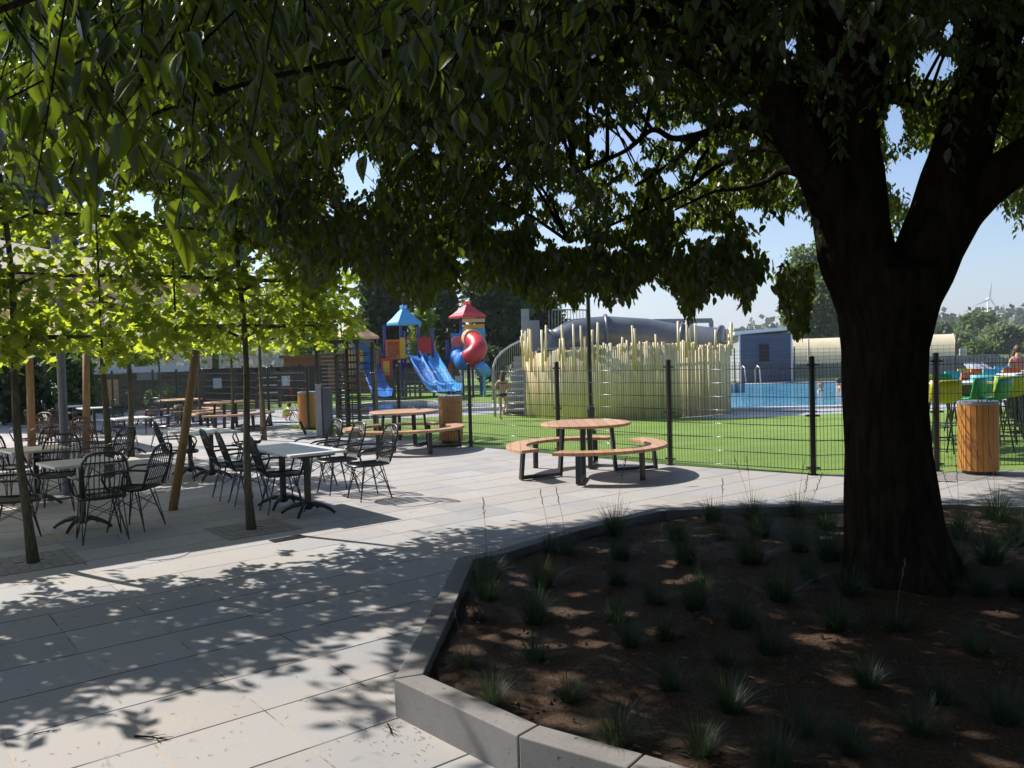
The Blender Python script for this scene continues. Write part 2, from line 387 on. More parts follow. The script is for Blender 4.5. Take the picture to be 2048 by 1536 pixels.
# ================================================================== ground, paving, water
mb = MB(); mb.add([(-3500, -200, -0.05), (3500, -200, -0.05), (3500, 3800, -0.05), (-3500, 3800, -0.05)], [(0, 1, 2, 3)])
struct('ground', mb, M['ground'])
def sheet(name, pts, z, m, kind='structure'):
    b = MB(); b.add([(p[0], p[1], z) for p in pts], [tuple(range(len(pts)))])
    return tag(b.build(name, m), kind=kind)
fA = P(1627, 950); fB = P(1341, 930); fC = P(942, 893)
fdir = (fC - fB).normalized()
fK = fB + fdir * 10.2
terr = [(-30, -6), (12, -6), (12, 11.35), (fA.x, fA.y), (fB.x, fB.y), (fK.x, fK.y), (fK.x - 3.2, fK.y + 4), (-30, 36)]
sheet('pavement', terr, 0.0, M['paving'])
lawn_near = [(30, 11.0), (30, 23.4), tuple(P(1692, 825)[:2]), tuple(P(1461, 836)[:2]), tuple(P(1055, 833)[:2]), tuple(P(985, 827)[:2]), tuple(P(743, 839)[:2]), tuple(P(560, 851)[:2]),
             (-9.5, 24.6), (fK.x - 1, fK.y - 0.2), (fB.x - .1, fB.y - .1), (fA.x, fA.y - .1), (12, 11.25)]
sheet('lawn', lawn_near, -0.012, M['lawn'])
sheet('path', [(-32, 22), (-9.0, 22.5), (-4, 24), (0.6, 25), (5.8, 21.7), (9, 22.2), (32, 23), (32, 26.4), (8, 25), (30, 39), (30, 46), (8, 46), (1.5, 33), (-8, 33.5), (-32, 36)], -0.03, M['deck'])
sheet('far_lawn', [(-32, 33.8), (-8, 32.6), (1.5, 32.2), (6, 46), (40, 43.5), (60, 70), (-50, 70)], -0.022, M['lawn'])
# swimming pool
pool = [(3.0, 25.0), (9.5, 24.5), (30, 26.2), (30, 37.5), (12, 41.6), (5.0, 42.4)]
b = MB(); n = len(pool); cx = sum(p[0] for p in pool) / n; cy = sum(p[1] for p in pool) / n
for i in range(n):
    a = Vector((*pool[i], 0)); c = Vector((*pool[(i + 1) % n], 0)); b.bar(a + Vector((0, 0, -0.005)), c + Vector((0, 0, -0.005)), 0.36, 0.09)
struct('pool_edge', b, M['coping'])
sheet('water', pool, -0.014 + 0.012, M['water'])
# paddling pool beside the playground
pp = [tuple(P(x, y)[:2]) for x, y in ((560, 824), (650, 822), (720, 812), (765, 806), (860, 806), (990, 812), (1020, 818), (900, 822), (735, 836), (640, 838))]
b = MB()
for i in range(len(pp)):
    b.bar((*pp[i], 0.03), (*pp[(i + 1) % len(pp)], 0.03), 0.3, 0.12)
struct('paddling_pool_edge', b, M['coping'])
sheet('paddling_pool_water', pp, 0.0, mat('dark_still_water', (0.04, 0.06, 0.09), 0.12, (0.02, 0.03, 0.05), 1.0))
# ================================================================== planting bed
kz = 0.19
outer = [P(788, 1357, kz), P(852, 1240, kz), P(915, 1115, kz), P(995, 1099, kz), P(1139, 1056, kz), P(1314, 1016, kz), P(1500, 1010, kz), P(1692, 1005, kz), P(1877, 1003, kz), P(2008, 1009, kz)]
tail = [(6.6, 8.0), (8.5, 7.0), (9.5, 4.5), (8.5, 2.0), (6, 0.9), (3.5, 1.1), (2.0, 2.0), (1.15, 2.55)]
outer = [Vector((p.x, p.y)) for p in outer] + [Vector(p) for p in tail] + [Vector(P(1256, 1536, kz)[:2]), Vector(P(1036, 1472, kz)[:2])]
cen = Vector((3.5, 4.8))
def inset(poly, d):
    n = len(poly); out = []
    area = sum(poly[i].x * poly[(i + 1) % n].y - poly[(i + 1) % n].x * poly[i].y for i in range(n))
    s = 1 if area > 0 else -1
    for i in range(n):
        a, p, c = poly[i - 1], poly[i], poly[(i + 1) % n]
        e1 = (p - a).normalized(); e2 = (c - p).normalized()
        n1 = Vector((-e1.y, e1.x)) * s; n2 = Vector((-e2.y, e2.x)) * s
        m = (n1 + n2).normalized(); out.append(p + m * d / max(0.4, m.dot(n1)))
    return out
inner = inset(outer, 0.135)
edging = thing('planter_edging', 'low grey concrete edging around the shaded planting bed', 'planter edge', (outer[0].x, outer[0].y, 0))
for i in range(len(outer)):
    j = (i + 1) % len(outer)
    o1, o2, i1, i2 = outer[i], outer[j], inner[i], inner[j]
    e = (o2 - o1).normalized() * 0.004; m1, m2 = (e if True else 0), e
    q = [o1 + m1, o2 - m2, i2 - m2, i1 + m1]
    b = MB(); b.prism([(p.x, p.y) for p in q], -0.02, kz)
    b.build('edging_block', M['concrete'], edging, org=(outer[0].x, outer[0].y, 0), bevel=0.006)
def in_poly(x, y, poly):
    r = False; n = len(poly)
    for i in range(n):
        a = poly[i]; c = poly[(i + 1) % n]
        if (a[1] > y) != (c[1] > y) and x < (c[0] - a[0]) * (y - a[1]) / (c[1] - a[1]) + a[0]: r = not r
    return r
def np_in_poly(X, Y, poly):
    r = np.zeros(X.shape, bool); n = len(poly)
    for i in range(n):
        a = poly[i]; c = poly[(i + 1) % n]
        if a[1] == c[1]: continue
        r ^= ((a[1] > Y) != (c[1] > Y)) & (X < (c[0] - a[0]) * (Y - a[1]) / (c[1] - a[1]) + a[0])
    return r
from mathutils import noise as mn
TR = Vector(P(1792, 1150, 0.22)[:2]).to_3d()
def soil_z(x, y):
    d = math.hypot(x - TR.x, y - TR.y)
    z = 0.115 + 0.10 * math.exp(-(d / 1.6) ** 2)
    z += 0.035 * mn.noise(Vector((x * 1.7, y * 1.7, 0))) + 0.018 * mn.noise(Vector((x * 6, y * 6, 3))) + 0.012 * mn.noise(Vector((x * 17, y * 17, 9)))
    return z
def soil():
    inn = inset(outer, 0.125)
    bm = bmesh.new(); st = 0.06; g = {}
    x0, x1, y0, y1 = -1.0, 9.6, 0.6, 8.6
    nx = int((x1 - x0) / st); ny = int((y1 - y0) / st)
    ok = {}
    for i in range(nx + 1):
        for j in range(ny + 1):
            x = x0 + i * st; y = y0 + j * st
            ok[i, j] = in_poly(x, y, inn)
    def near(i, j): return any(ok.get((i + a, j + c)) for a in (-1, 0, 1) for c in (-1, 0, 1))
    for i in range(nx + 1):
        for j in range(ny + 1):
            if near(i, j):
                x = x0 + i * st; y = y0 + j * st
                g[i, j] = bm.verts.new((x, y, soil_z(x, y) if ok[i, j] else 0.085))
    for i in range(nx):
        for j in range(ny):
            k = [(i, j), (i + 1, j), (i + 1, j + 1), (i, j + 1)]
            if all(q in g for q in k): bm.faces.new([g[q] for q in k])
    me = bpy.data.meshes.new('soil'); bm.to_mesh(me); bm.free(); me.materials.append(M['soil'])
    me.polygons.foreach_set('use_smooth', [True] * len(me.polygons))
    o = bpy.data.objects.new('soil', me); COL.objects.link(o); tag(o, kind='structure')
soil()
# ================================================================== foliage tools
def serrated():
    v = [(0, 0, 0)]; R = 7
    rib = []
    prof = [0.0, .13, .22, .27, .285, .27, .235, .185, .125, .06, 0]
    V = []; Fc = []
    ribi = []
    for i in range(11):
        u = i / 10; V.append((u, 0, -0.10 * u * u)); ribi.append(i)
    for s in (1, -1):
        prev = None
        for i in range(10):
            u0, u1 = i / 10, (i + 1) / 10
            w0, w1 = prof[i], prof[i + 1]
            a = len(V); V.append((u0, s * w0, 0.28 * w0 - 0.1 * u0 * u0 + 0.0))
            V.append((u0 + 0.075, s * (w0 * .3 + w1 * .7 + 0.022), 0.28 * (w1 + 0.02) - 0.1 * u0 * u0))
            V.append((u1, s * w1, 0.28 * w1 - 0.1 * u1 * u1))
            Fc += [(i, a, a + 1), (i, a + 1, i + 1), (i + 1, a + 1, a + 2)]
    # weld duplicate outline points
    key = {}; idx = []; VV = []
    for p in V:
        k = tuple(round(c, 4) for c in p)
        if k not in key: key[k] = len(VV); VV.append(p)
        idx.append(key[k])
    FF = [tuple(idx[i] for i in f) for f in Fc]; FF = [f for f in FF if len(set(f)) == 3]
    return np.array(VV), np.array(FF)
LEAF_HI = serrated()
LEAF_MID = (np.array([(0, 0, 0), (.35, 0, -.02), (.7, 0, -.06), (1, 0, -.13), (.22, .2, .05), (.55, .24, .03), (.8, .13, -.05), (.22, -.2, .05), (.55, -.24, .03), (.8, -.13, -.05)]),
            np.array([(0, 4, 1), (1, 4, 5), (1, 5, 2), (2, 5, 6), (2, 6, 3), (0, 1, 7), (1, 8, 7), (1, 2, 8), (2, 9, 8), (2, 3, 9)]))
LEAF_LO = (np.array([(0, 0, 0), (.45, .25, .07), (1, 0, -.08), (.45, -.25, .07)]), np.array([(0, 1, 2), (0, 2, 3)]))
def maple():
    pts = []
    for k in range(11):
        a = -2.5 + 5.0 * k / 10
        r = [.42, .5, .36, .62, .42, .78, .42, .62, .36, .5, .42][k]
        pts.append((0.35 + r * math.cos(a), r * math.sin(a) * 0.95, 0.06 * (k % 2) - 0.08 * r))
    V = [(0.3, 0, 0.03), (0, 0, 0)] + pts
    Fc = [(0, i + 2, i + 3) for i in range(10)] + [(0, 1, 2), (0, 12, 1)]
    return np.array(V), np.array(Fc)
LEAF_MAPLE = maple()
LEAF_QUAD = (np.array([(0, -.3, 0), (.3, .35, .15), (1, .25, 0), (.75, -.35, -.12)]), np.array([(0, 1, 2), (0, 2, 3)]))
def nrmz(a): return a / np.maximum(np.linalg.norm(a, axis=1, keepdims=True), 1e-6)
def leaves(pos, d, nv, size, tpl):
    d = nrmz(d); s = nrmz(np.cross(d, nv)); n2 = np.cross(s, d)
    T, Fc = tpl; k = len(T); N = len(pos)
    V = pos[:, None, :] + size[:, None, None] * (T[None, :, 0:1] * d[:, None] + T[None, :, 1:2] * s[:, None] + T[None, :, 2:3] * n2[:, None])
    FF = Fc[None] + (np.arange(N) * k)[:, None, None]
    return V.reshape(-1, 3), FF.reshape(-1, 3)
def merge(lst):
    V = []; Fc = []; n = 0
    for v, f in lst:
        if len(v): V.append(v); Fc.append(f + n); n += len(v)
    return np.concatenate(V), np.concatenate(Fc)
def sprays(C, L, k, leaf, droop=0.5, spread=1.0):
    """leafy twigs: C centres; k leaves each, set alternately; returns leaf arrays and twig lines"""
    N = len(C); az = RNG.uniform(0, 2 * PI, N)
    ax = np.stack([np.cos(az), np.sin(az), -droop * RNG.uniform(0.2, 1.6, N)], 1); ax = nrmz(ax)
    L = L * RNG.uniform(0.7, 1.3, N)
    A = C - ax * L[:, None] * 0.5
    t = (np.arange(k) + 0.5) / k
    side = nrmz(np.cross(ax, np.array([0, 0, 1.0])))
    pos = A[:, None] + ax[:, None] * (L[:, None] * t[None])[..., None]
    pos[..., 2] -= (t[None] ** 2) * L[:, None] * 0.25 * droop
    alt = np.where(np.arange(k) % 2 == 0, 1.0, -1.0)
    dd = ax[:, None] * 0.6 + side[:, None] * alt[None, :, None] * 0.75 * spread + RNG.normal(0, .28, (N, k, 3))
    dd[..., 2] -= droop * RNG.uniform(.3, 1.9, (N, k))
    nv = np.zeros((N, k, 3)); nv[..., 2] = 1.0; nv += RNG.normal(0, .35, (N, k, 3))
    sz = leaf * RNG.uniform(.65, 1.2, (N, k))
    ends = A + ax * L[:, None]; ends[:, 2] -= L * 0.25 * droop
    return pos.reshape(-1, 3), dd.reshape(-1, 3), nv.reshape(-1, 3), sz.reshape(-1), A, ends
def twig_mesh(A, B, r=0.0022):
    d = nrmz(B - A); s = nrmz(np.cross(d, np.array([0.1, 0.2, 1.0]))); u = np.cross(s, d)
    ring = [s, -0.5 * s + 0.87 * u, -0.5 * s - 0.87 * u]
    V = np.stack([A + q * r * 1.4 for q in ring] + [B + q * r * 0.5 for q in ring], 1)
    fc = np.array([(0, 1, 4, 3), (1, 2, 5, 4), (2, 0, 3, 5)])
    FF = fc[None] + (np.arange(len(A)) * 6)[:, None, None]
    return V.reshape(-1, 3), FF.reshape(-1, 4)
# ------------------------------------------------------------------ the big shade tree
TZ = 0.1
tree = thing('shade_tree', 'huge dark forked shade tree with spreading serrated-leaf crown in the planting bed', 'tree', (TR.x, TR.y, TZ))
org = (TR.x, TR.y, TZ)
def limb(b, pts, n=12, wob=0.03, sub=6, rot=0.0):
    """pts: (px, py, width px, depth)"""
    P3 = [at(p[0], p[1], p[3]) for p in pts]; R = [p[2] * p[3] / F / 2 for p in pts]
    out = []; rr = []
    for i in range(len(P3) - 1):
        p0 = P3[max(i - 1, 0)]; p1 = P3[i]; p2 = P3[i + 1]; p3 = P3[min(i + 2, len(P3) - 1)]
        for s in range(sub):
            t = s / sub
            q = 0.5 * ((2 * p1) + (p2 - p0) * t + (2 * p0 - 5 * p1 + 4 * p2 - p3) * t * t + (3 * p1 - p0 - 3 * p2 + p3) * t ** 3)
            r = R[i] * (1 - t) + R[i + 1] * t
            q = q + Vector((mn.noise(q * 2.1), mn.noise(q * 2.1 + Vector((5, 5, 5))), 0)) * r * wob * 8
            out.append(q); rr.append(r * (1 + 0.05 * mn.noise(q * 5)))
    out.append(P3[-1]); rr.append(R[-1])
    b.tube(out, rr, n); return out, rr
D0 = TR.y
b = MB()
# main bole as a custom ring sweep with root flare and ridges
prof = [(1806, 1215, 258), (1804, 1175, 238), (1799, 1135, 212), (1793, 1080, 194), (1786, 1000, 178), (1779, 900, 160), (1773, 800, 156), (1771, 700, 162), (1775, 640, 182), (1780, 575, 205), (1784, 545, 190), (1785, 525, 125)]
NR = 40; vs = []; rows = []
pp3 = [at(p[0], p[1], D0) for p in prof]; rad = [p[2] * D0 / F / 2 for p in prof]
path = []; rr = []
for i in range(len(prof) - 1):
    for s in range(6):
        t = s / 6; path.append(pp3[i].lerp(pp3[i + 1], t)); rr.append(rad[i] * (1 - t) + rad[i + 1] * t)
path.append(pp3[-1]); rr.append(rad[-1])
for q, r in zip(path, rr):
    hh = max(0, 0.75 - (q.z - 0.15))
    for j in range(NR):
        a = 2 * PI * j / NR
        fl = 1 + 0.9 * (hh ** 2.6) * max(0, math.cos(2.5 * a + 0.8)) ** 2 * (1.5 if math.cos(a) > 0 else 0.35)
        rd = r * fl * (1 + 0.035 * math.sin(7 * a + q.z * 1.2) + 0.06 * mn.noise(Vector((math.cos(a) * 2.2, math.sin(a) * 2.2, q.z * 1.1))) + 0.02 * mn.noise(Vector((math.cos(a) * 9, math.sin(a) * 9, q.z * 2.5))))
        vs.append((q.x + rd * math.cos(a), q.y + rd * math.sin(a) * 0.95, q.z))
fs = []
for i in range(len(path) - 1):
    for j in range(NR): fs.append((i * NR + j, i * NR + (j + 1) % NR, (i + 1) * NR + (j + 1) % NR, (i + 1) * NR + j))
fs.append(tuple((len(path) - 1) * NR + j for j in range(NR)))
b.add(vs, fs)
LIMBS = [
    [(1772, 720, 130, D0), (1752, 600, 146, D0 - .02), (1718, 500, 148, D0), (1697, 400, 142, D0), (1696, 300, 128, D0), (1700, 210, 122, D0 + .05), (1712, 130, 118, D0 + .1), (1738, 40, 92, D0 + .2), (1752, -60, 88, D0 + .3), (1770, -220, 80, D0 + .4), (1790, -420, 60, D0 + .5)],
    [(1700, 190, 80, D0), (1675, 110, 66, D0 - .1), (1640, 20, 54, D0 - .2), (1615, -90, 50, D0 - .3), (1560, -260, 40, D0 - .5)],
    [(1742, 570, 134, D0 - .03), (1686, 430, 112, D0 - .05), (1628, 315, 92, D0 - .15), (1555, 200, 78, D0 - .4), (1482, 92, 74, D0 - .7), (1412, 0, 72, D0 - 1.0), (1300, -160, 70, D0 - 1.5)],
    [(1700, 330, 75, D0 + .3), (1630, 225, 62, D0 + .8), (1550, 130, 52, D0 + 1.4), (1430, 30, 42, D0 + 2.0), (1300, -60, 32, D0 + 2.6)],
    [(1786, 720, 115, D0), (1806, 620, 132, D0), (1842, 540, 130, D0), (1878, 445, 122, D0), (1908, 345, 114, D0 + .05), (1937, 250, 108, D0 + .1), (1966, 150, 104, D0 + .15), (1995, 50, 100, D0 + .2), (2025, -80, 94, D0 + .3), (2080, -300, 80, D0 + .4)],
    [(1860, 545, 90, D0), (1905, 448, 96, D0), (1948, 398, 90, D0), (2000, 350, 84, D0 - .1), (2070, 300, 76, D0 - .2), (2230, 215, 60, D0 - .5), (2450, 120, 44, D0 - .9)],
]
lp = []
for L in LIMBS: o_, r_ = limb(b, L, 16); lp += o_
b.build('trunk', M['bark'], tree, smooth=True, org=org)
b = MB()
BR = [
    [(1600, 325, 42, D0), (1566, 284, 34, D0), (1510, 252, 28, D0), (1466, 242, 25, D0 + .1), (1430, 258, 19, D0 + .1), (1394, 271, 16, D0 + .2), (1345, 277, 12, D0 + .3), (1303, 260, 11, D0 + .4), (1248, 303, 9, D0 + .5), (1150, 345, 7, D0 + .6)],
    [(1400, 270, 13, D0 + .2), (1372, 300, 11, D0 + .3), (1339, 328, 9, D0 + .4), (1270, 372, 6, D0 + .6)],
    [(1580, 300, 22, D0), (1530, 296, 16, D0 + .2), (1492, 306, 13, D0 + .3), (1433, 333, 11, D0 + .5), (1378, 375, 9, D0 + .7), (1313, 407, 8, D0 + .9), (1238, 443, 6, D0 + 1.1), (1140, 485, 4, D0 + 1.4)],
    [(1600, 345, 22, D0), (1567, 341, 16, D0 + .1), (1534, 361, 11, D0 + .2), (1476, 378, 8, D0 + .4), (1427, 384, 6, D0 + .5), (1350, 420, 4, D0 + .8)],
    [(1560, 220, 60, D0 - .3), (1480, 160, 50, D0 - .3), (1420, 135, 42, D0 - .2), (1358, 107, 32, D0 - .2), (1270, 90, 26, D0 - .2), (1180, 130, 18, D0 - .3), (1060, 190, 12, D0 - .4), (900, 260, 7, D0 - .3)],
    [(1470, 75, 50, D0 - .8), (1330, 40, 36, D0 - 1.2), (1180, 30, 28, D0 - 1.7), (980, 60, 22, D0 - 2.2), (760, 110, 16, D0 - 2.6), (520, 160, 10, D0 - 2.9), (300, 230, 6, D0 - 3.1)],
    [(1420, 30, 36, D0 - 1), (1250, -60, 34, D0 - 2), (1000, -130, 30, D0 - 3.0), (700, -150, 26, D0 - 3.6), (350, -100, 20, D0 - 4.0), (0, 20, 12, D0 - 4.1), (-250, 130, 8, D0 - 4.1)],
    [(1500, 110, 40, D0 + .8), (1320, 100, 26, D0 + 1.6), (1180, 170, 18, D0 + 2.6), (1050, 290, 12, D0 + 3.3), (960, 400, 8, D0 + 3.8), (880, 500, 5, D0 + 4.0)],
    [(1760, 180, 36, D0 + .3), (1800, 200, 22, D0 + .8), (1850, 215, 14, D0 + 1.6), (1905, 235, 9, D0 + 2.0)],
    [(1930, 250, 40, D0 + .3), (1880, 215, 18, D0 + 1.0), (1830, 200, 12, D0 + 1.6), (1780, 205, 8, D0 + 2.2)],
]
for L in BR: o_, r_ = limb(b, L, 8, 0.05); lp += o_[::2]
lp_a = np.array([tuple(p) for p in lp])

# where twigs may hang: the crown reaches 8.5 m round the bole; its under-edge follows the drooping skirt seen in the photo
edge_x = [-400, -60, 60, 180, 300, 420, 520, 600, 680, 760, 830, 900, 960, 1040, 1080, 1130, 1180, 1230, 1290, 1380, 1440, 1500, 1535, 1590, 1622, 1640, 1700, 1770, 1860, 1890, 1990, 2048, 2400]
edge_y = [330, 300, 310, 300, 370, 400, 450, 500, 520, 530, 560, 565, 525, 530, 590, 590, 530, 575, 540, 570, 540, 590, 520, 620, 600, 440, 400, 440, 380, 290, 360, 440, 440]
edge_fine = np.arange(-400, 2400, 14); _ey = np.interp(edge_fine, edge_x, edge_y)
_rag = sum(a_ * np.sin(edge_fine / w_ + p_) for a_, w_, p_ in ((16, 31, .4), (12, 17, 2.1), (9, 9.3, 4.0)))
edge_y = list(_ey + _rag); edge_x = list(edge_fine)
GAPS = [(720, 345, 46, 52), (1215, 282, 46, 26), (1330, 268, 60, 14), (1390, 255, 40, 14), (1245, 262, 40, 14), (1250, 375, 30, 16), (1340, 355, 26, 18), (1580, 480, 84, 62), (1838, 345, 70, 50), (1868, 130, 52, 36), (1850, 420, 40, 40), (1975, 500, 46, 70), (275, 405, 34, 26), (1395, 470, 40, 16),
        (1000, 455, 30, 14), (1130, 395, 24, 14), (1360, 60, 24, 14), (1580, 90, 16, 22), (1640, 60, 14, 26), (1160, 490, 24, 12), (1935, 590, 60, 90), (1790, 250, 22, 60), (1900, 60, 16, 26), (1010, 330, 18, 12), (870, 300, 12, 10), (1105, 470, 26, 14), (1270, 180, 26, 12), (1480, 215, 26, 10), (560, 395, 16, 12), (470, 345, 12, 14), (650, 420, 26, 18), (930, 520, 22, 12), (1450, 300, 24, 10), (1500, 430, 40, 20), (1230, 500, 24, 10)]
for _ in range(60): GAPS.append((random.uniform(150, 1650), random.uniform(180, 560), random.uniform(5, 13), random.uniform(4, 11)))
for _ in range(46): GAPS.append((random.uniform(1040, 1610), random.uniform(110, 520), random.uniform(9, 24), random.uniform(6, 14)))
for _ in range(22): GAPS.append((random.uniform(1760, 2040), random.uniform(20, 420), random.uniform(8, 20), random.uniform(8, 18)))
LIT1 = [(-300, 1520), (176, 1400), (300, 1325), (500, 1290), (640, 1270), (820, 1205), (900, 1150), (788, 1360), (1036, 1475), (1256, 1540), (1256, 1900), (-300, 1900)]
LIT2 = [(-300, 1250), (0, 1205), (270, 1165), (480, 1140), (560, 1118), (820, 1066), (1190, 1045), (1315, 1016), (1700, 1000), (1960, 1000), (2048, 965), (2400, 930), (2400, 770), (500, 790), (-300, 1000)]
def allowed(C, soft=18):
    px, py, z = proj(C)
    px = px + RNG.normal(0, soft, len(px)) * 0.6; py = py + RNG.normal(0, soft, len(px))
    vis = (z > 0.3) & (px > -60) & (px < 2110) & (py < 1600) & (py > -60)
    near = np.linalg.norm(C - np.array([0, 0, HC]), axis=1) < 2.0
    near |= vis & (px > 1300) & (np.linalg.norm(C - np.array([0, 0, HC]), axis=1) < 4.6) & (py > 40)
    ok = ~near
    lim = np.interp(px, edge_x, edge_y)
    ok &= ~(vis & (py > lim))
    for gx, gy, rx, ry in GAPS:
        ins = ((px - gx) / rx) ** 2 + ((py - gy) / ry) ** 2 < 1
        ok &= ~(vis & ins & (RNG.random(len(px)) < 0.97))
    G = C.copy(); h = C[:, 2:3]
    G = C + np.array([SHD.x, SHD.y, 0]) * h / math.tan(SUN_ELEV); G[:, 2] = 0
    gx, gy, gz = proj(G)
    gv = gz > 0.5
    lit = gv & (np_in_poly(gx, gy, LIT1) | np_in_poly(gx, gy, LIT2))
    ok &= ~(lit & (RNG.random(len(px)) < 0.985))
    return ok, vis
def crown_pts(n, zmax=9.0):
    r = 8.8 * np.sqrt(RNG.random(n)); a = RNG.uniform(0, 2 * PI, n)
    x = TR.x + r * np.cos(a); y = TR.y + r * np.sin(a)
    low = 3.3 - 1.5 * (r / 8.8) ** 1.5; top = 9.0 - 5.0 * (r / 8.8) ** 2.4
    z = low + (top - low) * RNG.random(n)
    return np.stack([x, y, z], 1)
# attractor points (branch ends) seen through the lens side of the crown are dense, the upper crown coarser
A = crown_pts(90000)
px, py, pz = proj(A)
infr = (pz > .6) & (px > -80) & (px < 2130) & (py > -80)
seen = A[infr]; other = A[~infr]
ok, _ = allowed(seen, 10); seen = seen[ok][:4700]
ok, _ = allowed(other, 10); other = other[ok][:13500]
S = []
C1 = np.repeat(seen, 5, 0) + RNG.normal(0, .2, (len(seen) * 5, 3)); ok, _ = allowed(C1); C1 = C1[ok]
# a fringe of twigs along the drooping skirt
fx = RNG.uniform(420, 1640, 2600); fy = np.interp(fx, edge_x, edge_y) - np.abs(RNG.normal(0, 55, 2600)); fd = RNG.uniform(5.0, 10.5, 2600)
C3 = np.array([tuple(at(fx[i], fy[i], fd[i])) for i in range(2600)]); ok, _ = allowed(C3, 6); C3 = C3[ok]
# near twigs over the camera, sunlit on the left
nx_ = np.concatenate([RNG.uniform(-60, 420, 52), RNG.uniform(400, 1250, 22)])
ny_ = np.where(nx_ < 420, RNG.uniform(-60, 250, len(nx_)), RNG.uniform(-80, 90, len(nx_)))
nd_ = RNG.uniform(1.45, 2.6, len(nx_))
C4 = np.array([tuple(at(nx_[i], ny_[i], nd_[i])) for i in range(len(nx_))])
C2 = np.repeat(other, 2, 0) + RNG.normal(0, .3, (len(other) * 2, 3))
d2 = np.linalg.norm(C2 - np.array([0, 0, HC]), axis=1); qx, qy, qz = proj(C2)
C2 = C2[~((d2 < 4.2) & (qz > -.6)) & ~((qz > .3) & (qx > -120) & (qx < 2170) & (qy > -150) & (qy < 1600))]
def thin(C, p):
    cut = (C[:, 0] < -1.6 - (C[:, 2] - 2.6) * .62) & (C[:, 1] < 6.2) & (C[:, 2] > 2.9)
    cut |= (C[:, 1] > 7.0) & (C[:, 2] > 4.2) & (RNG.random(len(C)) < p)
    return C[~cut]
C1 = thin(C1, .2); C2 = thin(C2, .3)
# openings in the crown that let sun flecks through to the bed
FLECK = []
for fx_, fy_ in [(1014, 1126), (1184, 1203), (1292, 1247), (1121, 1238), (924, 1315), (906, 1256), (1288, 1068), (1341, 1119), (1306, 1158), (1427, 1180), (1544, 1081), (1404, 1050), (1171, 1086), (1481, 1391), (1193, 1265), (865, 1355), (1045, 1265),
                 (1117, 1180), (960, 1198), (1752, 1358), (1969, 1232), (2030, 1122), (1706, 1270), (1230, 1230), (1000, 1150), (1150, 1210), (890, 1290), (1350, 1060), (1590, 1340), (1250, 1400), (1080, 1330), (1890, 1500), (1640, 1060), (1060, 1120)]:
    g_ = P(fx_, fy_, .18)
    for q in range(random.choice([1, 2])): FLECK.append((np.array([g_.x + random.gauss(0, .14), g_.y + random.gauss(0, .05), .18]), random.uniform(.03, .085)))
for q_ in (at(1702, 290, TR.y - .35), at(1962, 150, TR.y - .3), at(1942, 225, TR.y - .3), at(1720, 250, TR.y - .3)): FLECK.append((np.array(tuple(q_)), .12))
for q_, r_ in ((at(1430, 350, 8.6), .45), (at(1500, 330, 8.2), .35), (at(1330, 180, 8.4), .35), (at(1240, 420, 9.4), .4), (at(1350, 470, 9.0), .35), (at(1390, 200, 8.8), .3), (at(1490, 400, 8.4), .35), (at(1800, 230, 8.2), .35), (at(1850, 205, 8.6), .3), (at(1240, 130, 7.4), .25), (at(1100, 420, 9.5), .3), (at(1180, 300, 8.5), .3), (at(1290, 330, 8.0), .35), (at(1400, 430, 9.5), .4), (at(1540, 420, 9.0), .35), (at(1820, 260, 9), .4), (at(2000, 460, 8), .3)): FLECK.append((np.array(tuple(q_)), r_ * 1.45))
for z_, x_ in ((2.6, -.25), (2.9, -.1), (3.6, .55), (3.9, .65), (2.3, -.2)): FLECK.append((np.array([TR.x + x_, TR.y - .1, z_]), .13))
parts = []
d1 = np.linalg.norm(C1 - np.array([0, 0, HC]), axis=1)
sel = d1 < 3.4
TW = []
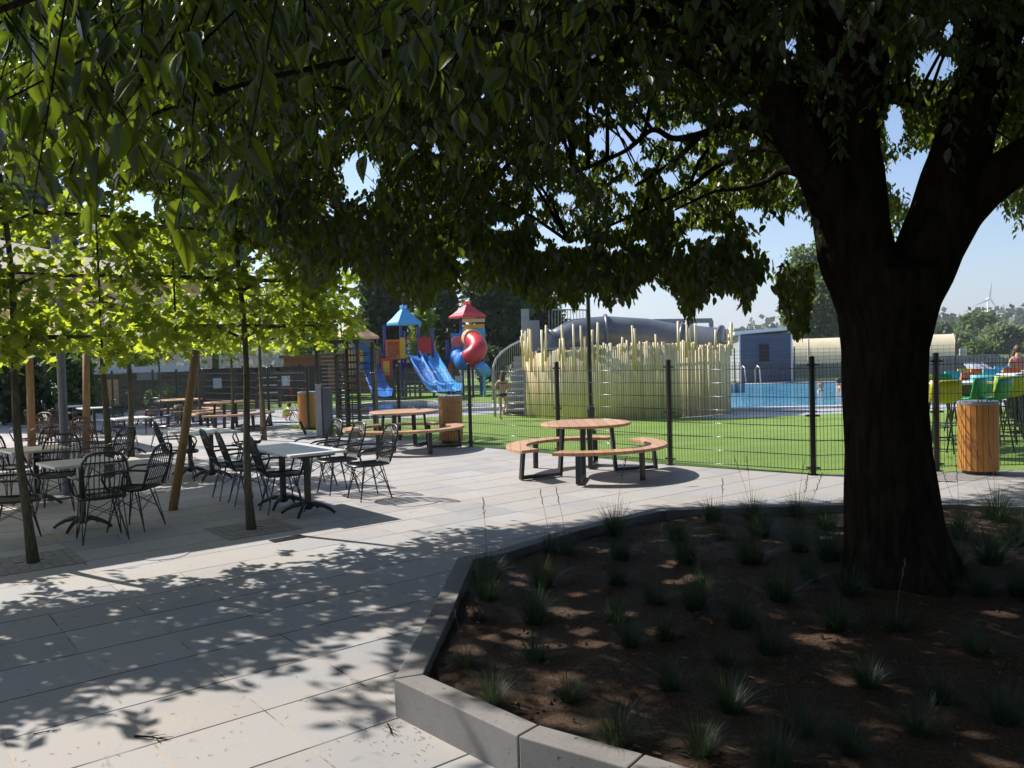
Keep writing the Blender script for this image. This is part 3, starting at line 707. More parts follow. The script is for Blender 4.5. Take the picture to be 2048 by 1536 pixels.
for C, k, leaf, tpl, dr in ((np.concatenate([C1[sel], C4]), 10, .070, LEAF_HI, 1.0), (np.concatenate([C1[~sel & (d1 < 7.5)]]), 13, .074, LEAF_MID, 0.8),
                            (C3, 13, .076, LEAF_MID, 1.1), (C1[d1 >= 7.5], 12, .082, LEAF_LO, 0.8), (C2, 9, .15, LEAF_LO, 0.5)):
    pos, dd, nv, sz, a_, e_ = sprays(C, .38, k, leaf, dr)
    tip = pos + nrmz(dd) * sz[:, None] * .5
    keep = np.ones(len(pos), bool); sv = np.array(sun_vec)
    for g_, r_ in FLECK:
        w_ = tip - g_; al = w_ @ sv; keep &= (np.linalg.norm(w_ - al[:, None] * sv, axis=1) > r_) | (al < .45)
    pos, dd, nv, sz = pos[keep], dd[keep], nv[keep], sz[keep]
    if tpl is not LEAF_HI:
        qx, qy, qz = proj(pos + nrmz(dd) * sz[:, None] * .5); lim = np.interp(qx, edge_x, edge_y) + 38 + RNG.normal(0, 9, len(qx))
        bad = (qz > .3) & (qx > -60) & (qx < 2110) & (qy < 1600) & (qy > lim)
        for gx, gy, rx, ry in GAPS: bad |= (qz > .3) & (((qx - gx) / rx) ** 2 + ((qy - gy) / ry) ** 2 < RNG.uniform(.40, 1.05, len(qx)))
        pos, dd, nv, sz = pos[~bad], dd[~bad], nv[~bad], sz[~bad]
    for bend in (-.12, .10, .32):
        T_ = tpl[0].copy(); T_[:, 2] -= bend * T_[:, 0] ** 2; q_ = RNG.integers(0, 3, len(pos)) == 0 if bend < .3 else np.ones(len(pos), bool)
        parts.append(leaves(pos[q_], dd[q_], nv[q_], sz[q_], (T_, tpl[1]))); pos, dd, nv, sz = pos[~q_], dd[~q_], nv[~q_], sz[~q_]
    if 1: mx, my, mz = proj((a_ * .3 + e_ * .7)); okt = ~((mz > .3) & (my > np.interp(mx, edge_x, edge_y) + 10) & (my < 1600))
    for gx, gy, rx, ry in GAPS: okt &= ~((mz > .3) & (((mx - gx) / rx) ** 2 + ((my - gy) / ry) ** 2 < 1.3))
    TW.append((a_[okt], e_[okt]))
V, Fc = merge(parts)
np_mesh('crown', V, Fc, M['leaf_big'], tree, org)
# forked twigs linking sprays to limbs
_cap = {}
for i in range(0, len(seen), 7):
    p = seen[i]; j = np.argmin(np.linalg.norm((lp_a - p) * np.array([1, 1, .8]), axis=1)); q = Vector(lp_a[j]); p = Vector(p)
    _cap[j] = _cap.get(j, 0) + 1
    if (p - q).length > 2.6 or _cap[j] > 3: continue
    qx, qy, qz = proj(np.array([tuple(q.lerp(p, .7))]))
    if any(((qx[0] - g[0]) / g[2]) ** 2 + ((qy[0] - g[1]) / g[3]) ** 2 < 1.6 for g in GAPS[:38]): continue
    mid = q.lerp(p, .5) + Vector((random.gauss(0, .12), random.gauss(0, .12), .18))
    b.tube([q, q.lerp(mid, .5) + Vector((0, 0, .05)), mid, mid.lerp(p, .5) + Vector((0, 0, .04)), p], [.017, .014, .011, .008, .004], 5)
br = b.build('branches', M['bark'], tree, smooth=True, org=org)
tv, tf = twig_mesh(np.concatenate([t[0] for t in TW[:2]]), np.concatenate([t[1] for t in TW[:2]]))
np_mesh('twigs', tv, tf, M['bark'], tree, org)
print('big tree leaf tris', len(Fc))
# ------------------------------------------------------------------ trained row trees
def row_tree(x, y, hw, h0, h1, nleaf, label, thick=0.42, trunk_r=0.042, lean=0.0, tiers=4, depthrot=GA, size=.09, group='young trained trees on the terrace'):
    h0 += .22; h1 += .12
    t = thing('trained_tree', label, 'tree', (x, y, 0), 0, group)
    b = MB(); n = 9; pts = []; rr = []
    for i in range(n + 1):
        z = (h1 - .15) * i / n
        pts.append((lean * z + .02 * math.sin(z * 2.3 + x), .02 * math.cos(z * 1.7 + y), z - 0.02)); rr.append(trunk_r * (1.35 if i == 0 else 1 - .55 * i / n))
    b.tube(pts, rr, 10); dx, dy = math.cos(depthrot), math.sin(depthrot)
    levels = [h0 + (h1 - h0 - .3) * k / (tiers - 1) + .1 for k in range(tiers)]
    for z in levels:
        for s in (-1, 1):
            b.tube([(lean * z, 0, z - .12), (lean * z + dx * s * .25, dy * s * .25, z), (lean * z + dx * s * hw, dy * s * hw, z + .03)], [.018, .016, .008], 6)
            for q in range(3):
                u = random.uniform(.2, .9) * hw * s
                b.tube([(lean * z + dx * u, dy * u, z), (lean * z + dx * (u + .15 * s), dy * (u + .15 * s) + random.uniform(-.2, .2), z + random.uniform(-.1, .4))], [.008, .004], 4)
    b.build('trunk', M['bark_young'], t, smooth=True)
    f = MB()
    for z in levels:
        for o in (0.05,):
            f.tube([(-dx * hw * 1.0 - dy * o, -dy * hw * 1.0 + dx * o, z + .02), (dx * hw - dy * o, dy * hw + dx * o, z + .02)], .013, 6)
    for s in (-.62, .62):
        f.tube([(dx * hw * s - dy * .05, dy * hw * s + dx * .05, h0), (dx * hw * s - dy * .05, dy * hw * s + dx * .05, h1 - .1)], .011, 6)
    f.build('training_frame', M['black'], t)
    N = int(nleaf * (.85 if y < 10 else .45)) // 6
    u = RNG.uniform(-hw, hw, N) ; zz = RNG.choice(levels, N) + RNG.normal(.02, (h1 - h0) / tiers * .33, N)
    zz = np.clip(zz, h0 + RNG.uniform(-.12, .18, N), h1 + .1); w = RNG.normal(0, thick * .5, N)
    C = np.stack([dx * u - dy * w + lean * zz, dy * u + dx * w, zz], 1)
    pos, dd, nv, sz, a_, e_ = sprays(C, .26, 6, size, .6, 1.1)
    if len(pos):
        V, Fc = leaves(pos, dd, nv, sz, LEAF_MAPLE if y < 14 else LEAF_QUAD)
        np_mesh('crown', V, Fc, M['leaf_row'], t)
    return t
t1 = P(62, 1125); t2 = P(505, 1058)
row_tree(t1.x, t1.y, 1.12, 1.75, 3.9, 4300, 'young trained tree with the leftmost thin trunk, beside the dark front café table', lean=-.03)
row_tree(t2.x, t2.y, 1.12, 1.85, 3.75, 4300, 'young trained tree with a thin trunk right in front of the paired pale tables', lean=-.012)
row_tree(t1.x - 1.66, t1.y - 1.25, 1.1, 1.8, 3.8, 3400, 'young trained tree at the left edge of the terrace, nearest the camera')
far_row = [((528, 881), 1.2, 'young trained tree behind the white tables, left of the grey gate column'), ((467, 862), 1.2, 'young trained tree beside the far round picnic table'),
           ((262, 835), 1.3, 'slim trained tree standing by the distant rattan chairs'), ((323, 832), 1.3, 'slim trained tree in front of the long dark shed wall'),
           ((402, 850), 1.3, 'slim trained tree behind the leftmost round picnic table'), ((640, 872), 1.1, 'young trained tree next to the grey gate column')]
for (px_, py_), hw, lab in far_row:
    p = P(px_, py_); row_tree(p.x, p.y, hw, 2.0, 3.9, 2600, lab, size=.15, thick=.8)
for i, (x, y) in enumerate([(-6.6, 13.4), (-8.7, 11.8), (-10.5, 15.2), (-7.6, 16.4)]):
    row_tree(x, y, 1.3, 1.95, 4.0, 3300, ['dark slim trained tree between the brown rattan chairs and the cream parasol', 'thick dark trained tree beside the grey parasol mast',
             'trained tree far left behind the brown rattan chairs', 'trained tree behind the second row of café tables'][i], size=.14, thick=.8, trunk_r=.06)
for i, p in enumerate([t1, t2]):
    b = MB()
    for k in range(-4, 5):
        for j in range(-4, 5):
            if k * k + j * j <= 1: continue
            q = p + G1 * (k * .088) + G2 * (j * .088)
            b.box((q.x, q.y, .001 + random.uniform(0, .003)), (.081, .081, .012), GA + random.gauss(0, .05))
    tag(b.build('tree_pit_cobbles', M['cobble'], bevel=.004), ['square of small brown cobbles around the leftmost thin trunk', 'square of small brown cobbles around the trunk by the paired pale tables'][i], 'cobbles')
# ------------------------------------------------------------------ stakes
def stake(px0, py0, px1, py1, r, label, dy=0.0, h=None):
    p = P(px0, py0); q = at(px1, py1, p.y + dy)
    t = MB(); a = Vector((0, 0, -.02)); c = q - p
    t.tube([a, a.lerp(c, .5) + Vector((.01, 0, 0)), c], [r * 1.08, r, r * .92], 10)
    o = t.build('tree_stake', M['stake'], smooth=False); o.location = p
    for pl in o.data.polygons: pl.use_smooth = len(pl.vertices) == 4
    tag(o, label, 'tree stake', 'wooden tree stakes on the terrace'); return o
stake(345, 1020, 392, 700, .052, 'round peeled wooden stake leaning beside the front left café table')
stake(172, 905, 172, 700, .075, 'upright peeled wooden stake behind the brown rattan chairs')
stake(64, 925, 58, 700, .07, 'upright peeled wooden stake far left behind the dark tables')
stake(524, 868, 520, 720, .045, 'thin dark wooden stake by the far round picnic tables')
# ------------------------------------------------------------------ rattan chair
def make_chair(m, kind):
    t = thing('rattan_chair', '', 'chair', group='rattan armchairs on the terrace')
    b = MB()
    zt = .93
    def yb(z): return -.21 - (z - .45) * .33
    def hw(z): return .19 + .03 * math.sin(min(1, (z - .45) / .48) * PI)
    # backrest frame
    prof = [(-hw(.47), .47), (-hw(.6), .6), (-hw(.75), .75), (-.20, .84), (-.155, .905), (-.08, .93), (.08, .93), (.155, .905), (.20, .84), (hw(.75), .75), (hw(.6), .6), (hw(.47), .47)]
    b.tube([(x, yb(z), z) for x, z in prof], .0135, 8)
    for k in range(9):
        x = -.16 + .04 * k; top = .93 - .045 * (abs(x) / .16) ** 2.5
        b.tube([(x * 1.05, yb(.45) + .03, .452), (x * 1.12, yb(.5), .52), (x * 1.2, yb(.68) - .012, .68), (x, yb(top), top)], .0058, 5)
    for z in (.56, .70, .83):
        b.tube([(-hw(z), yb(z), z), (0, yb(z) - .018, z), (hw(z), yb(z), z)], .0095, 6)
    b.build('backrest', m, t, smooth=True)
    b = MB()
    ring = [(-.2, -.2, .455), (-.225, 0, .45), (-.22, .17, .452), (-.15, .235, .445), (0, .25, .44), (.15, .235, .445), (.22, .17, .452), (.225, 0, .45), (.2, -.2, .455)]
    b.tube(ring, .0145, 8, closed=True)
    for k in range(15):
        x = -.19 + .027 * k; y1 = .235 - .03 * (abs(x) / .19) ** 2
        b.tube([(x, -.2, .452), (x, 0, .436), (x, y1, .446)], .0065, 5)
    for y in (-.1, .02, .13): b.tube([(-.215, y, .44), (0, y, .43), (.215, y, .44)], .009, 5)
    b.build('seat', m, t, smooth=True)
    for s in (-1, 1):
        b = MB(); b.tube([(s * .205, yb(.66), .66), (s * .25, -.17, .675), (s * .275, -.02, .672), (s * .275, .12, .665), (s * .268, .19, .64), (s * .25, .215, .58), (s * .225, .17, .46)], .0125, 8)
        b.build('armrest', m, t, smooth=True)
    for sx in (-1, 1):
        for sy in (-1, 1):
            b = MB(); b.tube([(sx * .12, sy * .11, .44), (sx * .215, sy * .215 - .01, .0)], [.0085, .0085], 6); b.tube([(sx * .19, sy * .12, .44), (sx * .215, sy * .215 - .01, .008)], .006, 5)
            b.build('leg', m, t)
    b = MB()
    for sx in (-1, 1):
        b.tube([(sx * .16, -.15, .38), (sx * .175, .17, .22)], .005, 4); b.tube([(sx * .16, .15, .38), (sx * .175, -.17, .22)], .005, 4)
        b.tube([(-.15, sx * .15, .38), (.175, sx * .17, .22)], .005, 4); b.tube([(.15, sx * .15, .38), (-.175, sx * .17, .22)], .005, 4)
    b.build('brace', m, t)
    return t
cp = make_chair(M['rattan'], 'black'); wp = None
def face(dx, dy): return math.atan2(dy, dx) - PI / 2
ch_black = [
    (738, 997, (-.80, -.60), 'black rattan armchair nearest the camera on the right of the paired pale tables'),
    (676, 985, (-.80, -.60), 'middle black rattan armchair of the three right of the paired pale tables'),
    (633, 972, (-.80, -.60), 'black rattan armchair farthest back of the three right of the paired pale tables'),
    (566, 1022, (.86, .5), 'nearest black rattan armchair left of the paired pale tables, beside the thin trunk'),
    (500, 1006, (.86, .5), 'black rattan armchair left of the thin trunk, tucked towards the paired pale tables'),
    (467, 995, (.86, .5), 'leftmost black rattan armchair of the three left of the paired pale tables'),
    (364, 961, (.95, .25), 'lone black rattan armchair right behind the leaning wooden stake'),
    (498, 938, (-.95, -.2), 'black rattan armchair behind the thin trunk, facing left to the rear pale table'),
    (205, 1078, (-.55, .83), 'black rattan armchair seen from behind at the front left café table'),
    (272, 1057, (-.97, .15), 'black rattan armchair with an upright back, right of the front left café table'),
    (118, 1020, (.3, -.95), 'black rattan armchair behind the front left café table, facing the camera'),
    (30, 1085, (.9, .3), 'black rattan armchair half cut by the left edge behind the leftmost thin trunk'),
    (215, 985, (-.9, .2), 'dark rattan armchair in profile behind the front left café table'),
    (100, 985, (.2, -.95), 'dark rattan armchair in deep shade at the second left café table'),
    (248, 893, (.2, .95), 'black rattan armchair seen from behind at the sunny distant café table'),
    (330, 893, (-.95, .1), 'black rattan armchair right of the sunny distant café table, facing left'),
    (292, 868, (-.3, -.9), 'black rattan armchair behind the sunny distant café table'),
    (228, 858, (.95, -.2), 'small distant black rattan armchair by the far café table, in sun'),
    (152, 880, (.95, .1), 'distant black rattan armchair left of the upright wooden stake'),
    (118, 868, (.9, .3), 'distant black rattan armchair by the grey parasol mast'),
    (245, 838, (-.9, .3), 'smallest and farthest black rattan armchair on the terrace'),
    (20, 1000, (.9, -.3), 'dark rattan armchair at the left edge by the second left café table'),
]
for i, (x, y, f, lab) in enumerate(ch_black):
    p = P(x, y); place(cp, i > 0, (p.x, p.y, 0), face(*f) + random.gauss(0, .04), lab)
wp = make_chair(M['wicker'], 'brown')
for i, (x, y, f, lab) in enumerate([(196, 935, (.2, .95), 'brown rattan armchair seen from behind beside the upright wooden stake'),
                                    (150, 928, (.9, -.3), 'brown rattan armchair in half shade left of the upright wooden stake'),
                                    (62, 925, (-.3, -.9), 'brown rattan armchair with a tall back far left in the shade'),
                                    (95, 905, (.6, .75), 'brown rattan armchair at the far left table, behind the dark trunk')]):
    p = P(x, y); place(wp, i > 0, (p.x, p.y, 0), face(*f), lab)
# ------------------------------------------------------------------ cafe table
def make_table():
    t = thing('cafe_table', '', 'table', group='square café tables on the terrace')
    b = MB(); b.box((0, 0, .735), (.70, .70, .028)); b.build('tabletop', M['hpl'], t, bevel=.004)
    b = MB(); b.box((0, 0, .40), (.062, .062, .62)); b.box((0, 0, .715), (.34, .34, .012)); b.build('column', M['black'], t, bevel=.004)
    b = MB()
    for k in range(4):
        a = PI / 4 + k * PI / 2; c, s = math.cos(a), math.sin(a)
        b.tube([(c * .02, s * .02, .115), (c * .10, s * .10, .12), (c * .19, s * .19, .098), (c * .27, s * .27, .06), (c * .325, s * .325, .018)], [.03, .028, .024, .021, .017], 8)
    b.lathe([(.045, .06), (.06, .09), (.06, .13), (.04, .15)], 14)
    b.build('base', M['black'], t, smooth=True)
    return t
tp = make_table()
N0 = Vector(P(580, 911, .75)[:2]).to_3d()
tabs = []
c1 = N0 + G1 * .35 + G2 * .35
tabs += [(c1, GA, 'pale square café table, right one of the pushed-together pair with three chairs on each side'),
         (c1 + G2 * .71, GA, 'pale square café table, left one of the pushed-together pair behind the thin trunk')]
c0 = P(425, 958)
tabs += [(c0, GA, 'pale sunlit café table left of the thin trunk, right of the leaning stake'), (c0 - G1 * .1 + G2 * .72, GA, 'pale sunlit café table directly behind the one beside the leaning stake')]
tabs += [(P(166, 1057), GA + .1, 'grey shaded café table at the front left, nearest the camera'), (P(75, 1010), GA + .1, 'grey café table in deep shade behind the leftmost trunk'),
         (P(262, 908), GA, 'white sunlit café table among the distant black chairs'), (P(190, 872), GA, 'farthest white café table by the upright stake'), (P(150, 865), GA, 'far white café table left of the upright stake')]
for i, (c, rz, lab) in enumerate(tabs): place(tp, i > 0, (c.x, c.y, 0), rz, lab)
# ------------------------------------------------------------------ round picnic table
def make_picnic():
    t = thing('round_picnic_table', '', 'picnic table', group='round picnic tables with curved benches')
    b = MB(); b.lathe([(.64, .722), (.665, .73), (.665, .757), (.655, .764)], 56); b.build('tabletop', M['tablewood'], t)
    for a0, a1 in ((-118, 36), (62, 216)):
        b = MB(); n = 30; ri, ro = .89, 1.19
        vs = []
        for i in range(n + 1):
            a = math.radians(a0 + (a1 - a0) * i / n); c, s = math.cos(a), math.sin(a)
            vs += [(ri * c, ri * s, .405), (ro * c, ro * s, .405), (ro * c, ro * s, .45), (ri * c, ri * s, .45)]
        fs = []
        for i in range(n):
            for j in range(4): fs.append((i * 4 + j, i * 4 + (j + 1) % 4, i * 4 + 4 + (j + 1) % 4, i * 4 + 4 + j))
        fs += [(3, 2, 1, 0), (n * 4, n * 4 + 1, n * 4 + 2, n * 4 + 3)]
        b.add(vs, fs); b.build('bench_seat', M['tablewood'], t, bevel=.005)
    for a in (207, 259, 13, 77):
        b = MB(); c, s = math.cos(math.radians(a)), math.sin(math.radians(a))
        b.bar((c * 1.10, s * 1.10, .012), (c * 1.06, s * 1.06, .404), .075, .045, Vector((c, s, 0)))
        b.bar((c * .46, s * .46, .012), (c * .40, s * .40, .72), .075, .045, Vector((c, s, 0)))
        b.bar((c * 1.075, s * 1.075, .04), (c * .485, s * .485, .04), .07, .05)
        b.bar((c * .42, s * .42, .705), (c * .1, s * .1, .705), .05, .03)
        b.build('leg_frame', M['black'], t, bevel=.003)
    for a in (-48, 134):
        b = MB(); c, s = math.cos(math.radians(a)), math.sin(math.radians(a))
        b.bar((c * 1.06, s * 1.06, 0), (c * 1.05, s * 1.05, .404), .075, .045, Vector((c, s, 0))); b.build('leg', M['black'], t, bevel=.003)
    return t
pt = make_picnic()
pc = [(P(1171, 846, .755), 0, 'round hardwood picnic table with curved benches nearest the camera, in front of the mesh fence'),
      (P(807, 822.5, .755), math.radians(-8), 'round hardwood picnic table with curved benches behind the black chairs, beside the turnstile'),
      (P(459, 803, .755), math.radians(10), 'round picnic table with curved benches behind the thin trunk'),
      (P(357, 799, .755), math.radians(40), 'farthest round picnic table, beside the leaning stake top')]
for i, (c, rz, lab) in enumerate(pc): place(pt, i > 0, (c.x, c.y, 0), rz, lab)
# ------------------------------------------------------------------ mesh fences
def mesh_panel(a, c, H, z0=0.05, step=.05, hstep=.203, m=None, r=.0026, dbl=True):
    b = MB(); b.cut = 0; a = Vector(a); c = Vector(c); L = (c - a).length; d = (c - a).normalized(); nn = Vector((-d.y, d.x, 0))
    k = max(2, int(L / step))
    for i in range(k + 1):
        p = a + d * (L * i / k); b.bar(p + Vector((0, 0, z0)), p + Vector((0, 0, H)), 2 * r, 2 * r, d)
    b.cut = len(b.f)
    z = z0 + .02
    while z < H + .001:
        for s in ((-1, 1) if dbl else (1,)):
            b.tube([a + nn * s * .006 + Vector((0, 0, z)), c + nn * s * .006 + Vector((0, 0, z))], 1.9 * r, 6)
        z += hstep
    return b
def fence(name, label, pts, H, posts=True, pr=.038, step=.05, dbl=True, r=.0026, group=None, clamp=True):
    org = Vector((pts[0][0], pts[0][1], 0)); t = thing(name, label, 'fence', org, 0, group)
    for i, p in enumerate(pts):
        p = Vector((p[0], p[1], 0)) - org; b = MB()
        b.tube([p + Vector((0, 0, -.01)), p + Vector((0, 0, H + .03))], pr, 10); b.lathe([(pr + .004, H + .03), (pr + .004, H + .045), (pr * .6, H + .06)], 10, p)
        if clamp:
            q = Vector((pts[min(i + 1, len(pts) - 1)][0] - pts[max(i - 1, 0)][0], pts[min(i + 1, len(pts) - 1)][1] - pts[max(i - 1, 0)][1], 0)).normalized()
            for z in (.1, H * .52, H - .06):
                b.bar(p - q * .085 + Vector((0, 0, z)), p + q * .085 + Vector((0, 0, z)), .02, .025); 
                for s in (-1, 1): b.tube([p + q * .078 * s + Vector((0, -.03, z)), p + q * .078 * s + Vector((0, .03, z))], .012, 6)
        b.lathe([(pr + .03, 0), (pr + .03, .012)], 8, p)
        b.build('post', M['black'], t)
    for i in range(len(pts) - 1):
        a = Vector((*pts[i][:2], 0)) - org; c = Vector((*pts[i + 1][:2], 0)) - org
        if len(pts[i]) > 2 and pts[i][2]: continue
        pm = mesh_panel(a, c, H - .02, step=step, dbl=dbl, r=r); po = pm.build('mesh_panel', M['wire'], t)
        if dbl:
            for pl in po.data.polygons: pl.use_smooth = pl.index >= pm.cut
    return t
step = (fC - fB).length / 2
f_pts = [fA, fB] + [fB + fdir * step * k for k in range(1, 5)]
f_pts = [(p.x, p.y) for p in f_pts]
fence('mesh_fence', 'waist-high black wire mesh fence running from behind the tree to the turnstile', f_pts, 1.60)
g0 = P(618, 859); fl = (Vector((g0.x, g0.y)))
f2 = [(g0.x + fdir.x * 2.2 * k, g0.y + fdir.y * 2.2 * k) for k in range(0, 9)]
fence('mesh_fence', 'black wire mesh fence continuing left of the turnstile behind the picnic tables', f2, 1.60, step=.07, dbl=False)
fr = P(1877, 942)
fence('mesh_fence', 'black wire mesh fence right of the big trunk, in front of the bar stools', [(fA.x, fA.y), (fr.x - .02, fr.y), (fr.x + 2.3, fr.y - .15), (fr.x + 4.6, fr.y - .3)], 1.60)
ff = [(x, 45 - (x - 9) * .05) for x in (9.2, 12.1, 15.3, 18.1, 21.0, 23.8, 26.6, 29.4)]
fence('mesh_fence', 'distant thin mesh fence on the far side of the swimming pool', ff, 1.8, pr=.035, step=.3, dbl=False, r=.004, clamp=False)
# ------------------------------------------------------------------ slatted bins
def make_bin():
    t = thing('slatted_bin', '', 'litter bin', group='round wooden slatted litter bins')
    for k in range(22):
        a = 2 * PI * k / 22; b = MB(); c, s = math.cos(a), math.sin(a)
        b.box((c * .243, s * .243, .50), (.013, .0655, .90), a); b.build('slat', M['slat'], t, bevel=.003)
    b = MB(); b.lathe([(.20, 0), (.20, .05), (.235, .05), (.235, .94), (.22, .945)], 32); b.build('liner', M['black'], t)
    b = MB(); b.lathe([(.252, .945), (.256, .96), (.252, .985), (.235, .99), (.12, .985)], 32); b.build('lid', M['greysteel'], t, smooth=False)
    b = MB()
    for s in (-.06, .06): b.tube([(s - .02, -.14, .985), (s - .01, -.16, 1.02), (s + .03, -.15, 1.02), (s + .04, -.13, .985)], .008, 5)
    b.build('handle', M['black'], t)
    return t
bp = make_bin()
for i, (x, y, lab) in enumerate([(1957, 946, 'round orange-brown slatted bin right of the big tree trunk'), (903, 884, 'round brown slatted bin behind the fence beside the picnic table'),
                                 (617, 857, 'round brown slatted bin left of the grey gate column')]):
    p = P(x, y); place(bp, i > 0, (p.x, p.y, 0), .1 * i, lab)
# ------------------------------------------------------------------ turnstile and gate column
tsp = P(706, 868); ux = Vector((.97, -.24, 0)).normalized(); uy = Vector((-ux.y, ux.x, 0))
t = thing('turnstile', 'tall black full-height turnstile with rows of horizontal bars', 'turnstile', tsp, math.atan2(ux.y, ux.x))
Ht = 2.2
for x, y in ((-.62, -.5), (-.1, -.55), (.42, -.5), (.42, .5), (-.62, .5), (.72, -.3)):
    b = MB(); b.box((x, y, Ht / 2), (.075, .075, Ht)); b.build('post', M['black'], t)
b = MB(); b.box((-.1, -.52, Ht + .03), (1.2, .1, .09)); b.box((-.1, .5, Ht + .03), (1.2, .1, .09)); b.box((-.62, 0, Ht + .03), (.1, 1.1, .09)); b.box((.42, 0, Ht + .03), (.1, 1.1, .09)); b.build('top_frame', M['black'], t)
b = MB()
for k in range(22): b.bar((-.60, -.35, .12 + k * .093), (-.60 + .48, -.2, .12 + k * .093), .022, .022)
b.build('comb_bars', M['galv'], t)
b = MB()
for k in range(13):
    z = .15 + k * .16
    b.bar((-.08, -.54, z), (.42, -.5, z), .03, .03)
for x in (.08, .25): b.bar((x, -.52, .12), (x, -.52, 2.1), .02, .02)
b.build('ladder_screen', M['black'], t)
rt = MB(); rt.tube([(-.1, 0, .03), (-.1, 0, Ht)], .05, 10)
for w in range(3):
    a = w * 2 * PI / 3 + .5
    for k in range(11):
        z = .2 + k * .17; rt.tube([(-.1, 0, z), (-.1 + .5 * math.cos(a), .5 * math.sin(a), z)], .017, 6)
rt.build('rotor', M['black'], t)
b = MB()
for k in range(8): b.bar((.45, -.48, .2 + k * .25), (.74, -.3, .2 + k * .25), .02, .02)
b.build('side_bars', M['black'], t)
p = P(645, 872); t = thing('gate_column', 'slim grey steel column with dark box, left of the turnstile', 'gate column', p)
b = MB(); b.box((-.05, 0, .62), (.14, .16, 1.25)); b.build('column', M['greysteel'], t, bevel=.01)
b = MB(); b.box((.13, .08, .58), (.2, .22, 1.15)); b.build('housing', M['bluegrey'], t, bevel=.01)
# leaning black post with its stay wires by the picnic tables
p = P(612, 869); q = at(600, 843, p.y)
t = thing('stay_anchor', 'short black tube leaning on two thin stay wires in front of the grey column', 'anchor', p)
b = MB(); b.tube([(0, 0, 0), q - p], .035, 8); b.build('tube', M['black'], t)
for e in ((575, 752), (540, 745)):
    b = MB(); b.tube([q - p, at(e[0], e[1], p.y + 1.5) - p], .007, 4); b.build('stay_wire', M['black'], t)
# ------------------------------------------------------------------ lamp post
p = P(1183, 866); t = thing('lamp_post', 'slender black lamp post with thicker foot, before the pole palisade', 'lamp post', p)
b = MB(); b.lathe([(.11, 0), (.11, .05), (.085, .08), (.085, .5), (.1, .53), (.07, .6), (.05, .66), (.045, 3.0), (.035, 4.9)], 14); b.build('pole', M['black'], t, smooth=False)
b = MB(); b.lathe([(.04, 4.9), (.14, 4.95), (.2, 5.3), (.22, 5.32), (.05, 5.5)], 8); b.build('lantern', M['black'], t)
# ------------------------------------------------------------------ palisade of peeled poles
pcx, pcy, pa, pb = 3.42, 24.6, 3.0, 2.35
t = thing('pole_palisade', 'curved palisade of upright yellow wooden poles with ragged tops screening the slide', 'palisade', (pcx, pcy, 0))
b = MB(); tall = MB(); a = PI * .93; k = 0
while a < PI * 2.06:
    x, y = pa * math.cos(a), pb * math.sin(a)
    h = 1.98 + random.gauss(0, .045) + .06 * math.sin(a * 3)
    if a < PI * 1.35: h -= .05
    r = random.uniform(.028, .034); lx, ly = random.gauss(0, .008), random.gauss(0, .008)
    b.tube([(x, y, -.02), (x + lx, y + ly, h)], [r, r * .93], 8)
    if random.random() < .24:
        hh = random.uniform(2.2, 2.62); n_ = 1 + .028
        tall.tube([(x * n_ , y * n_ - .02, random.choice([1.3, 1.6, 1.8])), (x * n_ + random.gauss(0, .03), y * n_ + random.gauss(0, .03), hh)], [r * 1.1, r], 8)
    ds = random.uniform(.050, .058) if not (PI * 1.62 < a < PI * 1.80) else random.uniform(.062, .075)
    a += ds / math.hypot(pa * math.sin(a), pb * math.cos(a)); k += 1
for mbx, nm in ((b, 'short_poles'), (tall, 'tall_poles')):
    o = mbx.build(nm, M['pole'], t)
    for pl in o.data.polygons: pl.use_smooth = len(pl.vertices) == 4
b = MB()
for z in (.5, 1.5): b.tube([((pa - .07) * math.cos(PI * (.93 + 1.13 * i / 40)), (pb - .07) * math.sin(PI * (.93 + 1.13 * i / 40)), z) for i in range(41)], .03, 6)
b.build('rail', M['oldwood'], t)
# ------------------------------------------------------------------ water slide
t = thing('water_slide', 'grey tube water slide with steel stair tower behind the pole palisade', 'water slide', (2.0, 25.5, 0)); o0 = Vector((2.0, 25.5, 0))
Y = 25.4
def A(px, py, y=Y): return at(px, py, y) - o0
b = MB()
q = A(1050, 618); b.box((q.x, q.y, q.z / 2), (.24, .24, q.z))
q = A(1068, 640); b.box((q.x, q.y + .3, q.z / 2), (.34, .1, q.z))
b.build('column', M['greysteel'], t)
b = MB(); q = A(1249, 640); q2 = A(1249, 690); b.box((q.x, q.y, (q.z) / 2), (.34, .3, q.z)); b.build('support', M['greysteel'], t)
b = MB(); b.bar(A(1240, 644), A(1424, 641), .1, .14); q = A(1422, 641); b.bar(q, Vector((q.x, q.y, 0)), .12, .12, Vector((0, 1, 0))); b.bar(A(1330, 690), A(1385, 645), .1, .1); b.build('beam', M['greysteel'], t)
b = MB(); pts = [A(1105, 715, 25.2), A(1118, 688, 25.2), A(1150, 672), A(1210, 667), A(1290, 672), A(1360, 682), A(1412, 688, 25.0), A(1440, 690, 24.8)]
b.tube(pts, [.42, .5, .53, .54, .54, .53, .52, .52], 24, cap=False)
for f_ in (1, 3, 5, 7):
    q = pts[f_]; d = (pts[min(f_ + 1, 7)] - pts[f_ - 1]).normalized() * .04; b.tube([q - d, q + d], .60, 24)
b.build('tube', M['tubegrey'], t, smooth=True)
b = MB(); q = A(1150, 690); b.box((q.x - .2, q.y, q.z - .1), (1.9, 1.4, .08)); b.build('platform', M['greysteel'], t)
b = MB()
